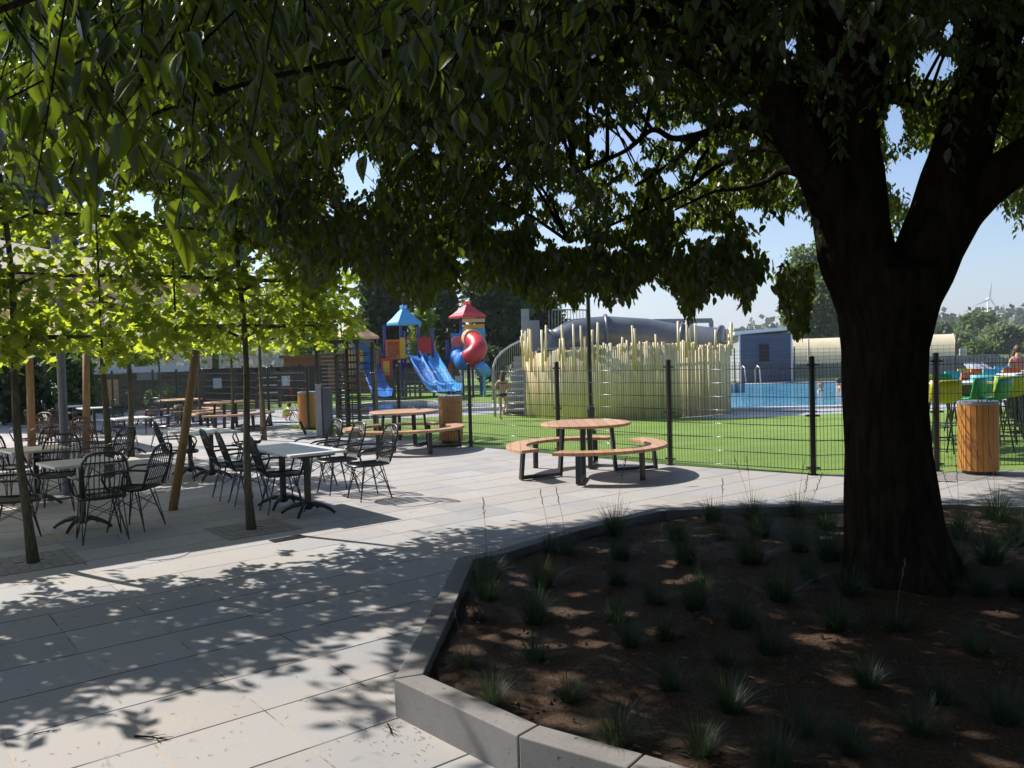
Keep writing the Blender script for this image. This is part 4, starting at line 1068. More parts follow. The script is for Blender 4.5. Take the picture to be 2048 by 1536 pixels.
for x0, x1, z0, z1 in ((1098, 1172, 619, 672), ):
    b.bar(A(x0, z0), A(x1, z0 + 1), .04, .04); b.bar(A(x0, z1), A(x1, z1), .04, .04)
    for i in range(13):
        x = x0 + (x1 - x0) * i / 12; b.bar(A(x, z0), A(x, z1), .02, .02, Vector((0, 1, 0)))
b.build('railing', M['galv'], t)
# winding stair: white treads, curved handrails with uprights
b = MB()
for k in range(9):
    q = P(1040, 826); x = q.x - o0.x + .05 * k; y = q.y - o0.y + .25 * k - .6
    b.box((x - .1, y, .13 + .2 * k), (.85, .3, .06)); b.box((x - .1, y + .14, .03 + .2 * k), (.85, .02, .14))
b.build('stair_treads', M['greysteel'], t)
b = MB(); rail = [(986, 800), (986, 735), (992, 718), (1005, 703), (1022, 691), (1044, 680)]
R3 = [A(x, y, 24.4 + .1 * i) for i, (x, y) in enumerate(rail)]; b.tube(R3, .032, 8)
R4 = [A(x + 2, y, 24.4) for x, y in ((988, 812), (990, 800), (1040, 790))]
for i in range(14):
    f_ = i / 13; xx = 989 + 55 * f_; ytop = 722 - 42 * (f_ ** .62); b.bar(A(xx, ytop, 24.5), A(xx, ytop + 55, 24.5), .018, .018, Vector((0, 1, 0)))
b.tube([A(989, 775, 24.5), A(1000, 762, 24.5), A(1020, 748, 24.5), A(1044, 736, 24.5)], .025, 8)
for xx, yb_ in ((988, 826), (1048, 828)):
    q = A(xx, 740, 24.4); b.box((q.x, q.y, q.z / 2), (.07, .07, q.z))
b.build('handrail', M['galv'], t)
# ------------------------------------------------------------------ playground tower group
PY = 39.0
pg0 = at(835, 760, PY); pg0.z = 0
t = thing('play_structure', 'colourful playground castle with blue, red and tan roofs and blue slides', 'playground', pg0)
def Q(px, py, y=PY): return at(px, py, y) - pg0
def post(px, ytop, m, dy=0, r=.065, name='post'):
    q = Q(px, ytop, PY + dy); b = MB(); b.tube([(q.x, q.y, 0), q], r, 8); b.build(name, m, t)
def panel(name, x0, y0, x1, y1, m, dy=0, th=.05, holes=None):
    a = Q(x0, y1, PY + dy); c = Q(x1, y0, PY + dy); b = MB()
    if holes is None:
        b.box(((a.x + c.x) / 2, a.y, (a.z + c.z) / 2), (abs(c.x - a.x), th, abs(c.z - a.z)))
    elif holes == 'slots':
        w = abs(c.x - a.x); h = abs(c.z - a.z); f = .09
        for z in (a.z + f / 2, c.z - f / 2): b.box(((a.x + c.x) / 2, a.y, z), (w, th, f))
        for x in (a.x + f / 2, c.x - f / 2): b.box((x, a.y, (a.z + c.z) / 2), (f, th * 1.1, h))
        for k in range(-4, 9):
            x_ = a.x + w * k / 6; p0 = Vector((x_, a.y, a.z)); p1 = Vector((x_ + h * .7, a.y, c.z))
            for (pa_, pb_) in ((p0, p1),):
                lo, hi = 0.0, 1.0; dx = p1.x - p0.x
                lo = max(lo, (a.x - p0.x) / dx); hi = min(hi, (c.x - p0.x) / dx)
                if hi - lo > .05: b.bar(p0.lerp(p1, lo), p0.lerp(p1, hi), th * .8, .075, Vector((0, 1, 0)))
    elif holes == 'zig':
        w = abs(c.x - a.x); h = abs(c.z - a.z); n = 6
        b.box(((a.x + c.x) / 2, a.y, (a.z + c.z) / 2 - .1), (w, th, h - .25))
        for k in range(n):
            x_ = a.x + w * (k + .5) / n; s = w / n / 2
            b.add([(x_ - s, a.y - th / 2, c.z - .23), (x_ + s, a.y - th / 2, c.z - .23), (x_, a.y - th / 2, c.z), (x_ - s, a.y + th / 2, c.z - .23), (x_ + s, a.y + th / 2, c.z - .23), (x_, a.y + th / 2, c.z)],
                  [(0, 1, 2), (5, 4, 3), (0, 2, 5, 3), (1, 4, 5, 2)])
    b.build(name, m, t)
def roof(px, pe, half, ppy, m, name, dy=0, trim=None):
    e = Q(px, pe, PY + dy); tip = Q(px, ppy, PY + dy); w = half; H = tip.z - e.z
    b = MB(); prof = [(1.0, 0), (1.0, .14 * H), (.72, .38 * H), (.45, .66 * H), (.2, .9 * H), (.1, H), (0.04, H * 1.03)]
    vs = []; fs = []
    for f_, z in prof:
        for sx, sy in ((-1, -1), (1, -1), (1, 1), (-1, 1)): vs.append((e.x + sx * w * f_, e.y + sy * w * f_, e.z + z))
    for i in range(len(prof) - 1):
        for j in range(4): fs.append((i * 4 + j, i * 4 + (j + 1) % 4, i * 4 + 4 + (j + 1) % 4, i * 4 + 4 + j))
    fs += [(3, 2, 1, 0), tuple(len(prof) * 4 - 4 + j for j in range(4))]
    b.add(vs, fs)
    for s in (-.09, .09):
        b.box((e.x + s, e.y, e.z + H * 1.06), (.07, .3, .16))
    rot = Matrix.Rotation(.6, 4, 'Z')
    b.v = [tuple(rot @ Vector((v[0] - e.x, v[1] - e.y, v[2])) + Vector((e.x, e.y, 0))) for v in b.v]
    b.build(name, m, t)
roof(808, 650, .62, 616, M['psky'], 'blue_roof', 1.0)
roof(710, 679, .85, 645, M['ptan'], 'tan_roof')
roof(935, 636, .65, 608, M['pred'], 'red_roof', .5)
for x, y in ((768, 650), (801, 650), (836, 652), (808, 662), (741, 675), (748, 680), (864, 658), (760, 692), (783, 692)): post(x, y, M['pnavy'])
for x, y in ((922, 632), (958, 632), (964, 636), (913, 670), (894, 680), (897, 700)): post(x, y, M['pnavy'], .3)
panel('slotted_panel', 772, 679, 801, 719, M['porange'], -.2, holes='slots')
panel('yellow_panel', 801, 675, 810, 717, M['pgold'], -.3)
panel('zigzag_panel', 814, 671, 837, 682, M['pgold'], .4, holes='zig')
panel('zigzag_panel', 837, 671, 862, 708, M['pred'], -.1, holes='zig')
panel('orange_side_panel', 866, 682, 871, 705, M['pgold'], .1)
panel('red_play_panel', 763, 716, 784, 757, M['pred'], -.6)
panel('play_window', 767, 722, 779, 751, M['pgold'], -.68)
panel('tan_block_wall', 925, 637, 970, 645, M['ptan'], 0); panel('tan_block_wall', 927, 648, 969, 657, M['pgold'], .02)
panel('blue_wall', 925, 656, 970, 684, M['psky'], .05); panel('blue_wall', 903, 666, 926, 716, M['pblue'], .2)
panel('deck_floor', 755, 716, 905, 719, M['bluegrey'], 1.0, 1.6); panel('deck_floor', 895, 699, 970, 702, M['bluegrey'], 1.0, 1.6)
panel('tan_wall', 690, 700, 705, 750, M['ptan'], .2); panel('play_window', 710, 700, 726, 745, M['pgold'], .1); panel('blue_wall', 705, 682, 742, 748, M['pblue'], .25)
panel('orange_panel', 748, 700, 760, 745, M['pgold'], .2); panel('orange_panel', 695, 752, 703, 782, M['porange'], .2)
b = MB(); q = Q(914, 684, PY - .1)
for rr_ in (.26, .17, .08): b.tube([(q.x + rr_ * math.cos(i * PI / 9), q.y, q.z + rr_ * math.sin(i * PI / 9)) for i in range(18)], .022, 5, closed=True)
for k in range(6): b.bar((q.x, q.y, q.z), (q.x + .26 * math.cos(k * PI / 3), q.y, q.z + .26 * math.sin(k * PI / 3)), .03, .03, Vector((0, 1, 0)))
b.build('wheel_window', M['porange'], t)
b = MB(); a0, a1, a2 = Q(886, 757), Q(905, 757), Q(903, 716)
b.add([a0, a1, a2, a0 + Vector((0, .06, 0)), a1 + Vector((0, .06, 0)), a2 + Vector((0, .06, 0))], [(0, 1, 2), (5, 4, 3), (0, 3, 4, 1), (1, 4, 5, 2), (2, 5, 3, 0)]); b.build('stair_side', M['porange'], t)
def slide(name, pts, w, m, waves=1):
    """open chute: pts (px, py, dy) down its middle"""
    C = [Q(p[0], p[1], PY + p[2]) for p in pts]; b = MB(); sec = [(-1, .32), (-.9, .34), (-.78, .05), (0, 0), (.78, .05), (.9, .34), (1, .32)]
    vs = []; k = len(sec)
    for i, c in enumerate(C):
        d = C[min(i + 1, len(C) - 1)] - C[max(i - 1, 0)]; d.z = 0; d.normalize(); s = Vector((-d.y, d.x, 0))
        for sx, sz in sec: vs.append(c + s * sx * w + Vector((0, 0, sz)))
        for sx, sz in sec[::-1]: vs.append(c + s * sx * w * .98 + Vector((0, 0, sz - .06)))
    kk = 2 * k; fs = []
    for i in range(len(C) - 1):
        for j in range(kk): fs.append((i * kk + j, i * kk + (j + 1) % kk, (i + 1) * kk + (j + 1) % kk, (i + 1) * kk + j))
    b.add(vs, fs); b.build(name, m, t, smooth=False)
slide('blue_slide', [(735, 738, .3), (741, 745, -.2), (747, 758, -.9), (752, 772, -1.7), (757, 785, -2.4), (763, 792, -3.2), (769, 794, -3.7)], .42, M['pblue'])
slide('wave_slide', [(831, 712, .1), (836, 722, -.4), (843, 738, -1.2), (852, 751, -1.8), (858, 762, -2.4), (868, 776, -3.2), (880, 784, -4), (890, 785, -4.4)], .42, M['pblue'])
slide('wave_slide', [(854, 712, .1), (860, 722, -.4), (866, 736, -1.2), (874, 748, -1.8), (880, 760, -2.4), (888, 774, -3.2), (899, 782, -4), (909, 783, -4.4)], .42, M['psky'])
slide('red_slide', [(650, 752, 1.0), (640, 760, .4), (628, 772, -.2), (614, 782, -.8), (600, 790, -1.4), (590, 792, -1.8)], .35, M['pred'])
b = MB(); b.tube([Q(941, 676, PY - .1), Q(946, 678, PY - .5)], .45, 20); b.build('tube_collar', M['ptan'], t, smooth=False)
for nm, pts, m, r in (('tube_slide', [(945, 679, -.4), (955, 688, -1), (957, 698, -1.4), (950, 708, -1.6), (938, 716, -1.4)], M['pred'], .42),
                      ('tube_slide', [(938, 716, -1.4), (928, 724, -.9), (920, 720, -.2), (918, 712, .3)], M['pblue'], .42),
                      ('tube_slide', [(940, 722, -1.0), (950, 728, -1.2), (960, 733, -1.5)], M['pred'], .25),
                      ('tube_slide', [(960, 733, -1.5), (967, 738, -1.8), (972, 745, -2.1)], M['psky'], .26)):
    C = [Q(x, y, PY + d) for x, y, d in pts]; C2_ = []
    for i in range(len(C) - 1):
        for s in range(4): C2_.append(C[i].lerp(C[i + 1], s / 4))
    C2_.append(C[-1]); b = MB(); b.tube(C2_, r, 18); b.build(nm, m, t, smooth=True)
for x, y0, m in ((776, 757, M['oldwood']), (909, 750, M['oldwood']), (918, 752, M['oldwood']), (781, 757, M['oldwood'])):
    post(x, y0, m, -.3, .17, 'timber_post')
post(968, 745, M['pteal'], -2, .07, 'support_post'); post(945, 735, M['pnavy'], -1, .06)
panel('notice_board', 911, 752, 925, 787, M['pwhite'], -1.2, .04)
b = MB()
for k in range(5): q = Q(790 + 10 * k, 778, PY - 1.0); b.box((q.x, q.y, .42), (.07, .07, .84))
a0 = Q(786, 776, PY - 1); a1 = Q(868, 777, PY - 1); b.bar(a0, a1, 1.0, .06)
b.build('low_bench', M['bluegrey'], t)
b = MB(); q = Q(815, 748, PY + .9); b.box((q.x, q.y, q.z), (1.9, .08, 1.1)); b.build('shade_panel', M['bluegrey'], t)
# ------------------------------------------------------------------ cabin
def box_between(b, x0, x1, y, z0, z1, th): b.box(((x0 + x1) / 2, y, (z0 + z1) / 2), (x1 - x0, th, z1 - z0))
cl = P(1479, 764); cr = P(1584, 761); cr.y = cl.y
t = thing('pool_cabin', 'small blue-grey cabin with white roof edge and open half door behind the pool', 'cabin', (cl.x, cl.y, 0))
Wc = at(1584, 700, cl.y).x - cl.x; Hc = at(1530, 668, cl.y).z
b = MB(); b.box((Wc / 2, .02, Hc / 2), (Wc, .05, Hc)); b.build('front_wall', M['cabin'], t)
b = MB(); dd = 2.2
b.add([(Wc, 0, 0), (Wc + .55, dd, 0), (Wc + .55, dd, Hc - .25), (Wc, 0, Hc + .02), (0, 0, 0), (.0, dd, 0), (0, dd, Hc - .25), (0, 0, Hc)], [(0, 1, 2, 3), (4, 7, 6, 5), (1, 5, 6, 2)]); b.build('side_wall', M['cabin_side'], t)
b = MB(); b.add([(-.3, -.3, Hc + .01), (Wc + .2, -.3, Hc + .22), (Wc + .95, dd + .3, Hc - .05), (-.3, dd + .3, Hc - .25), (-.3, -.3, Hc + .17), (Wc + .2, -.3, Hc + .38), (Wc + .95, dd + .3, Hc + .11), (-.3, dd + .3, Hc - .09)],
                [(3, 2, 1, 0), (4, 5, 6, 7), (0, 1, 5, 4), (1, 2, 6, 5), (2, 3, 7, 6), (3, 0, 4, 7)]); b.build('roof', M['white'], t)
for x in (.03, Wc - .03): b = MB(); b.box((x, -.03, Hc / 2), (.09, .06, Hc)); b.build('corner_trim', M['white'], t)
dx0 = at(1516, 700, cl.y).x - cl.x; dx1 = at(1539, 700, cl.y).x - cl.x
b = MB(); b.box(((dx0 + dx1) / 2, -.025, 1.05), (dx1 - dx0 + .12, .06, 2.1)); d_ = b.build('door', M['cabin'], t)
b = MB(); b.box(((dx0 + dx1) / 2, -.06, 1.55), (dx1 - dx0 - .08, .03, .98)); b.build('opening_dark_panel', M['darkin'], d_)  # dark slab on the door; the shade inside is put into its colour
b = MB(); b.box(((dx0 + dx1) / 2, -.1, 1.04), (dx1 - dx0 + .1, .12, .05)); b.build('sill', M['bluegrey'], d_)
b = MB(); b.box((.55, -.3, Hc + .38), (.14, .14, .2)); b.build('roof_vent', M['galv'], t)
# pool ladder rails and start block
for i, x in enumerate((1482, 1511)):
    p = P(x, 766); b = MB(); b.tube([(0, 0, 0), (0, 0, .7), (.06, -.15, .92), (.12, -.35, .8), (.1, -.5, .45), (.1, -.6, 0)], .035, 8)
    o = b.build('grab_rail', M['galv'], smooth=True); o.location = p
    tag(o, ['left stainless pool grab rail in front of the blue-grey cabin', 'right stainless pool grab rail in front of the cabin door'][i], 'grab rail')
p = P(1470, 785); t = thing('striped_pool_board', 'white and grey striped board at the pool rim beside the palisade', 'board', (p.x, p.y, 0))
for k in range(6):
    b = MB(); b.box((-.36 + k * .145, 0, .18), (.07, .04, .40)); b.build('stripe', M['pwhite'] if k % 2 == 0 else M['bluegrey'], t)
b = MB(); b.box((0, .04, .18), (.85, .03, .40)); b.build('backing', M['greysteel'], t)
# ------------------------------------------------------------------ high tables and bar stools
def make_stool(m):
    t = thing('bar_stool', '', 'bar stool', group='coloured shell bar stools round the high tables')
    b = MB(); n = 9; vs = []; prof = [(.21, .79), (.2, .765), (.08, .75), (-.08, .75), (-.17, .775), (-.215, .85), (-.245, .97), (-.26, 1.08)]
    prof = [(y * 1.05, z * 1.12) for y, z in prof]
    for y, z in prof:
        for j in range(n):
            u = -1 + 2 * j / (n - 1); z0_ = z; z = z / 1.12; w = .21 if z < .85 else .22 - .25 * (z - .85) ** 2
            vs.append((u * w * 1.08, y + (.05 * u * u if z > .82 else 0), z0_ + (.035 * u * u if z < .8 else 0))); z = z0_
    fs = [(i * n + j, i * n + j + 1, (i + 1) * n + j + 1, (i + 1) * n + j) for i in range(len(prof) - 1) for j in range(n - 1)]
    b.add(vs, fs); o = b.build('shell_seat', m, t, smooth=True); sm = o.modifiers.new('t', 'SOLIDIFY'); sm.thickness = .022
    for sx in (-1, 1):
        for sy in (-1, 1):
            b = MB(); b.tube([(sx * .14, sy * .12, .85), (sx * .235, sy * .22, 0)], .0135, 6); b.build('leg', M['black'], t)
    b = MB(); b.tube([(-.2, -.19, .27), (.2, -.19, .27), (.2, .19, .27), (-.2, .19, .27)], .009, 6, closed=True); b.build('footrest', M['black'], t)
    return t
def make_hightable():
    t = thing('high_table', '', 'high table', group='white-topped high tables behind the fence')
    b = MB(); b.box((0, 0, 1.09), (1.5, .62, .04)); b.build('tabletop', M['pwhite'], t, bevel=.01)
    for x in (-.45, .45):
        b = MB(); b.box((x, 0, .54), (.16, .12, 1.06)); b.build('leg', M['black'], t)
        b = MB(); b.box((x, 0, .012), (.2, .5, .024)); b.build('foot_plate', M['black'], t)
    return t
hp = make_hightable()
hts = [(P(1888, 893), 'white-topped high table behind the fence with green and yellow stools'), (P(2010, 868), 'white-topped high table with turquoise stools, right of the wooden bin'),
       (P(2075, 850), 'white-topped high table at the right edge with orange stools'), (P(1990, 838), 'farthest white-topped high table near the pool')]
for i, (p, lab) in enumerate(hts): place(hp, i > 0, (p.x, p.y, 0), .22, lab)
protos = {k: make_stool(M['p' + k]) for k in ('yellow', 'green', 'teal', 'orange')}
used = {}
stools = [(1885, 912, 'yellow', (.2, .95), 'yellow bar stool nearest the big tree trunk'), (1935, 905, 'green', (-.6, .8), 'green bar stool with its back to the camera, left behind the wooden bin'),
          (1900, 878, 'green', (.2, -.95), 'green bar stool on the far side of the nearest high table'), (1868, 884, 'yellow', (.3, -.9), 'yellow bar stool half hidden by the big tree trunk'),
          (1960, 872, 'orange', (.3, -.9), 'orange bar stool just above the wooden bin lid'), (2012, 893, 'yellow', (.25, .95), 'yellow bar stool right of the wooden bin'),
          (1975, 885, 'teal', (.6, .75), 'turquoise bar stool behind the wooden bin, nearer one'), (2000, 852, 'teal', (.2, -.95), 'turquoise bar stool on the far side of its high table'),
          (2046, 870, 'orange', (-.2, .95), 'orange bar stool at the right edge, nearer one'), (2040, 846, 'orange', (.2, -.9), 'orange bar stool at the right edge, farther back'),
          (1985, 905, 'green', (-.5, .85), 'green bar stool peeking out right behind the wooden bin'),
          (1925, 862, 'teal', (.2, -.95), 'turquoise bar stool beyond the green ones at the nearest high table'), (2030, 880, 'teal', (-.3, .95), 'turquoise bar stool at the right edge beside the yellow one'),
          (1975, 850, 'orange', (.3, -.9), 'orange bar stool beyond the turquoise ones'),
          (2020, 836, 'teal', (.1, -.9), 'farthest turquoise bar stool near the pool'), (1948, 848, 'yellow', (.1, -.9), 'distant yellow bar stool between green and turquoise ones')]
for x, y, c, f, lab in stools:
    p = P(x, y); place(protos[c], c in used, (p.x, p.y, 0), face(*f), lab); used[c] = 1
# ------------------------------------------------------------------ parasols
def parasol(cx, cy, half, rz, z_edge, rise, label, mast=(0, 0)):
    t = thing('cantilever_parasol', label, 'parasol', (cx, cy, 0), rz, 'large cream parasols over the terrace')
    b = MB(); n = 8; vs = []; fs = []
    for i in range(n + 1):
        f_ = i / n
        for j in range(4 * 6):
            s, u = divmod(j, 6); u = u / 6 * 2 - 1
            x, y = [(u, -1), (1, u), (-u, 1), (-1, -u)][s]
            sag = -.12 * (1 - u * u) * f_ * (1 - f_) * 2
            vs.append((x * half * f_, y * half * f_, z_edge + rise * (1 - f_) + sag))
    m_ = 24
    for i in range(n):
        for j in range(m_): fs.append((i * m_ + j, i * m_ + (j + 1) % m_, (i + 1) * m_ + (j + 1) % m_, (i + 1) * m_ + j))
    k = len(vs)
    for j in range(m_): x, y, z = vs[n * m_ + j]; vs.append((x * 1.003, y * 1.003, z - .18))
    for j in range(m_): fs.append((n * m_ + j, n * m_ + (j + 1) % m_, k + (j + 1) % m_, k + j))
    b.add(vs, fs); b.build('canopy', M['fabric'], t)
    for sx, sy in ((-1, -1), (1, -1), (1, 1), (-1, 1), (0, -1), (1, 0), (0, 1), (-1, 0)):
        b = MB(); b.bar((0, 0, z_edge + rise - .05), (sx * half, sy * half, z_edge - .03), .03, .03); b.build('rib', M['bluegrey'], t)
    b = MB(); b.tube([(mast[0], mast[1], 0), (mast[0], mast[1], z_edge + rise + .15)], .055, 12); b.build('mast', M['bluegrey'], t)
    b = MB(); b.box((mast[0], mast[1], .015), (.6, .6, .03)); b.build('base', M['bluegrey'], t)
c = at(402, 560, 10.75)
pz0 = c.z
cc = Vector((c.x, c.y, 0)) - G1 * 2.0 + G2 * 2.0
parasol(cc.x, cc.y, 2.0, GA, pz0, .65, 'large square cream parasol over the dark café tables on the left', (.69, 0))
parasol(cc.x - G1.x * 4.25, cc.y - G1.y * 4.25, 2.0, GA, pz0 - .02, .65, 'large square cream parasol partly outside the left edge, nearest the camera')
d = P(40, 800); q = at(165, 640, 19.0)
cc3 = Vector((q.x, q.y, 0)) - G1 * 1.9 + G2 * 1.9
parasol(cc3.x, cc3.y, 1.9, GA, q.z, .6, 'cream parasol farther back, low behind the trained trees on the left')
cc4 = cc + G2 * 4.6
parasol(cc4.x, cc4.y, 1.9, GA, 2.75, .6, 'second-row cream parasol right behind the nearest one')
# ------------------------------------------------------------------ left background: shed and boarded fence
a = P(168, 822); c = P(372, 812); org_ = Vector((a.x, a.y, 0))
dv = Vector((c.x - a.x, c.y - a.y, 0)); L = dv.length
t = thing('long_shed', 'long low dark shed with a white roof edge beyond the terrace on the left', 'shed', org_, math.atan2(dv.y, dv.x))
b = MB(); b.box((L / 2, 1.0, .75), (L, 2.0, 1.5)); b.build('wall', M['darkwood'], t)
b = MB(); b.box((L / 2, .9, 1.65), (L + .3, 2.4, .26)); b.build('roof_edge', M['white'], t)
b = MB(); b.box((L * .27, -.03, .7), (L * .13, .06, 1.15)); b.build('door', M['ptan'], t)
b = MB(); b.box((L * .62, -.1, 1.37), (.8, .2, .35)); b.build('air_unit', M['greysteel'], t)
a = P(372, 812); c = P(655, 800); org_ = Vector((a.x, a.y, 0)); dv = Vector((c.x - a.x, c.y - a.y, 0)); L = dv.length
t = thing('board_fence', 'dark brown board fence behind the playground lawn on the left', 'fence', org_, math.atan2(dv.y, dv.x))
b = MB(); b.box((L / 2, 0, .8), (L, .05, 1.6)); b.build('boards', M['darkwood'], t)
for k in range(6): b = MB(); b.box((L * k / 5, -.06, .84), (.1, .08, 1.68)); b.build('post', M['black'], t)
for i, fx_ in enumerate((.22, .70)):
    b = MB(); b.box((L * fx_, -.1, .95), (.35, .02, .45)); b.build('notice', M['pwhite'], t)
a = P(574, 795); t = thing('brick_outbuilding', 'low outbuilding with an orange-red tiled top behind the board fence', 'building', (a.x - .5, a.y + 4, 0))
b = MB(); b.box((2.0, 1, 1.0), (5.4, 2, 2.0)); b.build('wall', M['brick'], t)
b = MB(); b.box((2.0, 1, 2.08), (5.8, 2.4, .16)); b.build('roof', M['brick'], t)
# children's climbing frame left of the turnstile
p = P(560, 815); t = thing('climbing_frame', 'dark metal climbing frame on the lawn left of the turnstile', 'climbing frame', p)
b = MB(); b.box((-.9, 0, .8), (.12, .12, 1.6)); b.box((.0, 0, .8), (.12, .12, 1.6)); b.box((-.45, 0, 1.5), (1.0, .12, .12)); b.build('frame', M['black'], t)
b = MB()
for z in (.3, .6, .9, 1.2): b.bar((-.9, 0, z), (0, 0, z), .05, .05)
b.build('rungs', M['galv'], t)
# ------------------------------------------------------------------ polytunnel, walls, board
axs = Vector((.93, -.36, 0)).normalized(); pr0 = P(1912, 722); nrm = Vector((axs.y, -axs.x, 0))
t = thing('polytunnel', 'long cream polytunnel with pinkish ribs beyond the pool', 'polytunnel', (pr0.x, pr0.y, 0), math.atan2(axs.y, axs.x))
R_ = 2.7; Ln = 17.5
def arch(x, r): return [(x, 2.2 * math.cos(PI * i / 16) + 2.2, 2.75 * math.sin(PI * i / 16)) for i in range(17)]
b = MB(); A0 = arch(-Ln, 1); A1 = arch(0, 1); b.add(A0 + A1, [(i, i + 1, 18 + i, 17 + i) for i in range(16)]); b.build('cover', M['tunnel'], t, smooth=True)
b = MB(); b.add(A1, [tuple(range(17))]); b.add([(v[0] + .0, v[1], v[2]) for v in A0], [tuple(range(16, -1, -1))]); b.build('end_wall', M['tunnel'], t)
for k in range(6):
    b = MB(); b.tube([(-Ln * k / 5 + (0.02 if k == 0 else 0), p_[1], p_[2] + .02) for p_ in arch(0, 1)], .06, 5); b.build('rib', M['pinkrib'], t)
p = P(1600, 757); t = thing('low_wall', 'low weathered grey concrete wall beyond the pool, left of the big trunk', 'wall', (p.x, p.y, 0))
b = MB(); b.box((3.0, 0, .42), (7.0, .3, .85)); b.build('blocks', M['wall'], t)
p = P(1850, 752); t = thing('low_wall', 'low weathered grey concrete wall beyond the pool, right of the big trunk', 'wall', (p.x, p.y, 0))
b = MB(); b.box((1.6, 0, .55), (4.6, .3, 1.1)); b.add([(3.9, -.15, 0), (6.4, -.15, 0), (3.9, -.15, 1.1), (3.9, .15, 0), (6.4, .15, 0), (3.9, .15, 1.1)], [(0, 1, 2), (5, 4, 3), (0, 3, 4, 1), (1, 4, 5, 2)]); b.build('blocks', M['wall'], t)
p = P(1925, 745); t = thing('notice_board', 'small grey square board with a white frame beside the polytunnel', 'notice board', (p.x, p.y, 0))
zt_ = at(1925, 706, p.y).z
b = MB(); b.box((0, 0, zt_ / 2), (.08, .08, zt_)); b.build('post', M['black'], t)
b = MB(); b.box((0, -.06, zt_), (.42, .04, .52)); b.build('frame', M['white'], t); b = MB(); b.box((0, -.09, zt_), (.30, .03, .40)); b.build('panel', M['greysteel'], t)
p = P(1474, 745); t = thing('brick_wall', 'short red brick wall between the palisade and the cabin', 'wall', (p.x, p.y, 0)); b = MB(); b.box((0, 0, .9), (2.4, .3, 1.8)); b.build('bricks', M['brick'], t)
# sun loungers and clutter on the far terrace
def make_lounger():
    t = thing('sun_lounger', '', 'sun lounger', group='white sun loungers beyond the pool')
    b = MB(); b.box((0, 0, .32), (.62, 1.3, .06)); b.bar((0, .62, .33), (0, 1.1, .66), .62, .05); b.build('bed', M['pwhite'], t)
    for x in (-.26, .26):
        for y in (-.5, .5): b = MB(); b.box((x, y, .15), (.05, .05, .3)); b.build('leg', M['pwhite'], t)
    return t
lp_ = make_lounger()
for i, (x, y, lab) in enumerate([(1962, 752, 'white sun lounger directly above the turquoise stool'), (1985, 752, 'white sun lounger left of the woman in pink'), (2008, 750, 'white sun lounger beside the woman in pink'),
                                 (1640, 748, 'white sun lounger beyond the pool, above the blond swimmer'), (1668, 748, 'white sun lounger beyond the pool, above the dark-haired swimmer')]):
    p = P(x, y); place(lp_, i > 0, (p.x, p.y, 0), .4 * i, lab)
# ------------------------------------------------------------------ wind turbine
hub = at(1976, 598, 1500); t = thing('wind_turbine', 'tall white three-bladed wind turbine far away on the horizon', 'wind turbine', (hub.x, hub.y, 0))
b = MB(); b.tube([(0, 0, 0), (0, 0, hub.z)], [2.6, 1.7], 12); b.build('tower', M['pwhite'], t, smooth=True)
b = MB(); b.box((0, -1, hub.z + .3), (4, 9, 4)); b.build('nacelle', M['pwhite'], t)
for a in (83, 203, -57):
    r = math.radians(a); b = MB(); d_ = Vector((math.cos(r), 0, math.sin(r))); c0_ = Vector((0, -6.5, hub.z)); s_ = Vector((-d_.z, 0, d_.x))
    b.add([c0_ + s_ * 1.0, c0_ + d_ * 8 + s_ * 2.2, c0_ + d_ * 36, c0_ + d_ * 8 - s_ * 1.2, c0_ - s_ * 1.0, c0_ + d_ * 10 + Vector((0, .8, 0))], [(0, 1, 5), (1, 2, 5), (2, 3, 5), (3, 4, 5), (4, 0, 5), (0, 4, 3, 2, 1)])
    b.build('blade', M['pwhite'], t)
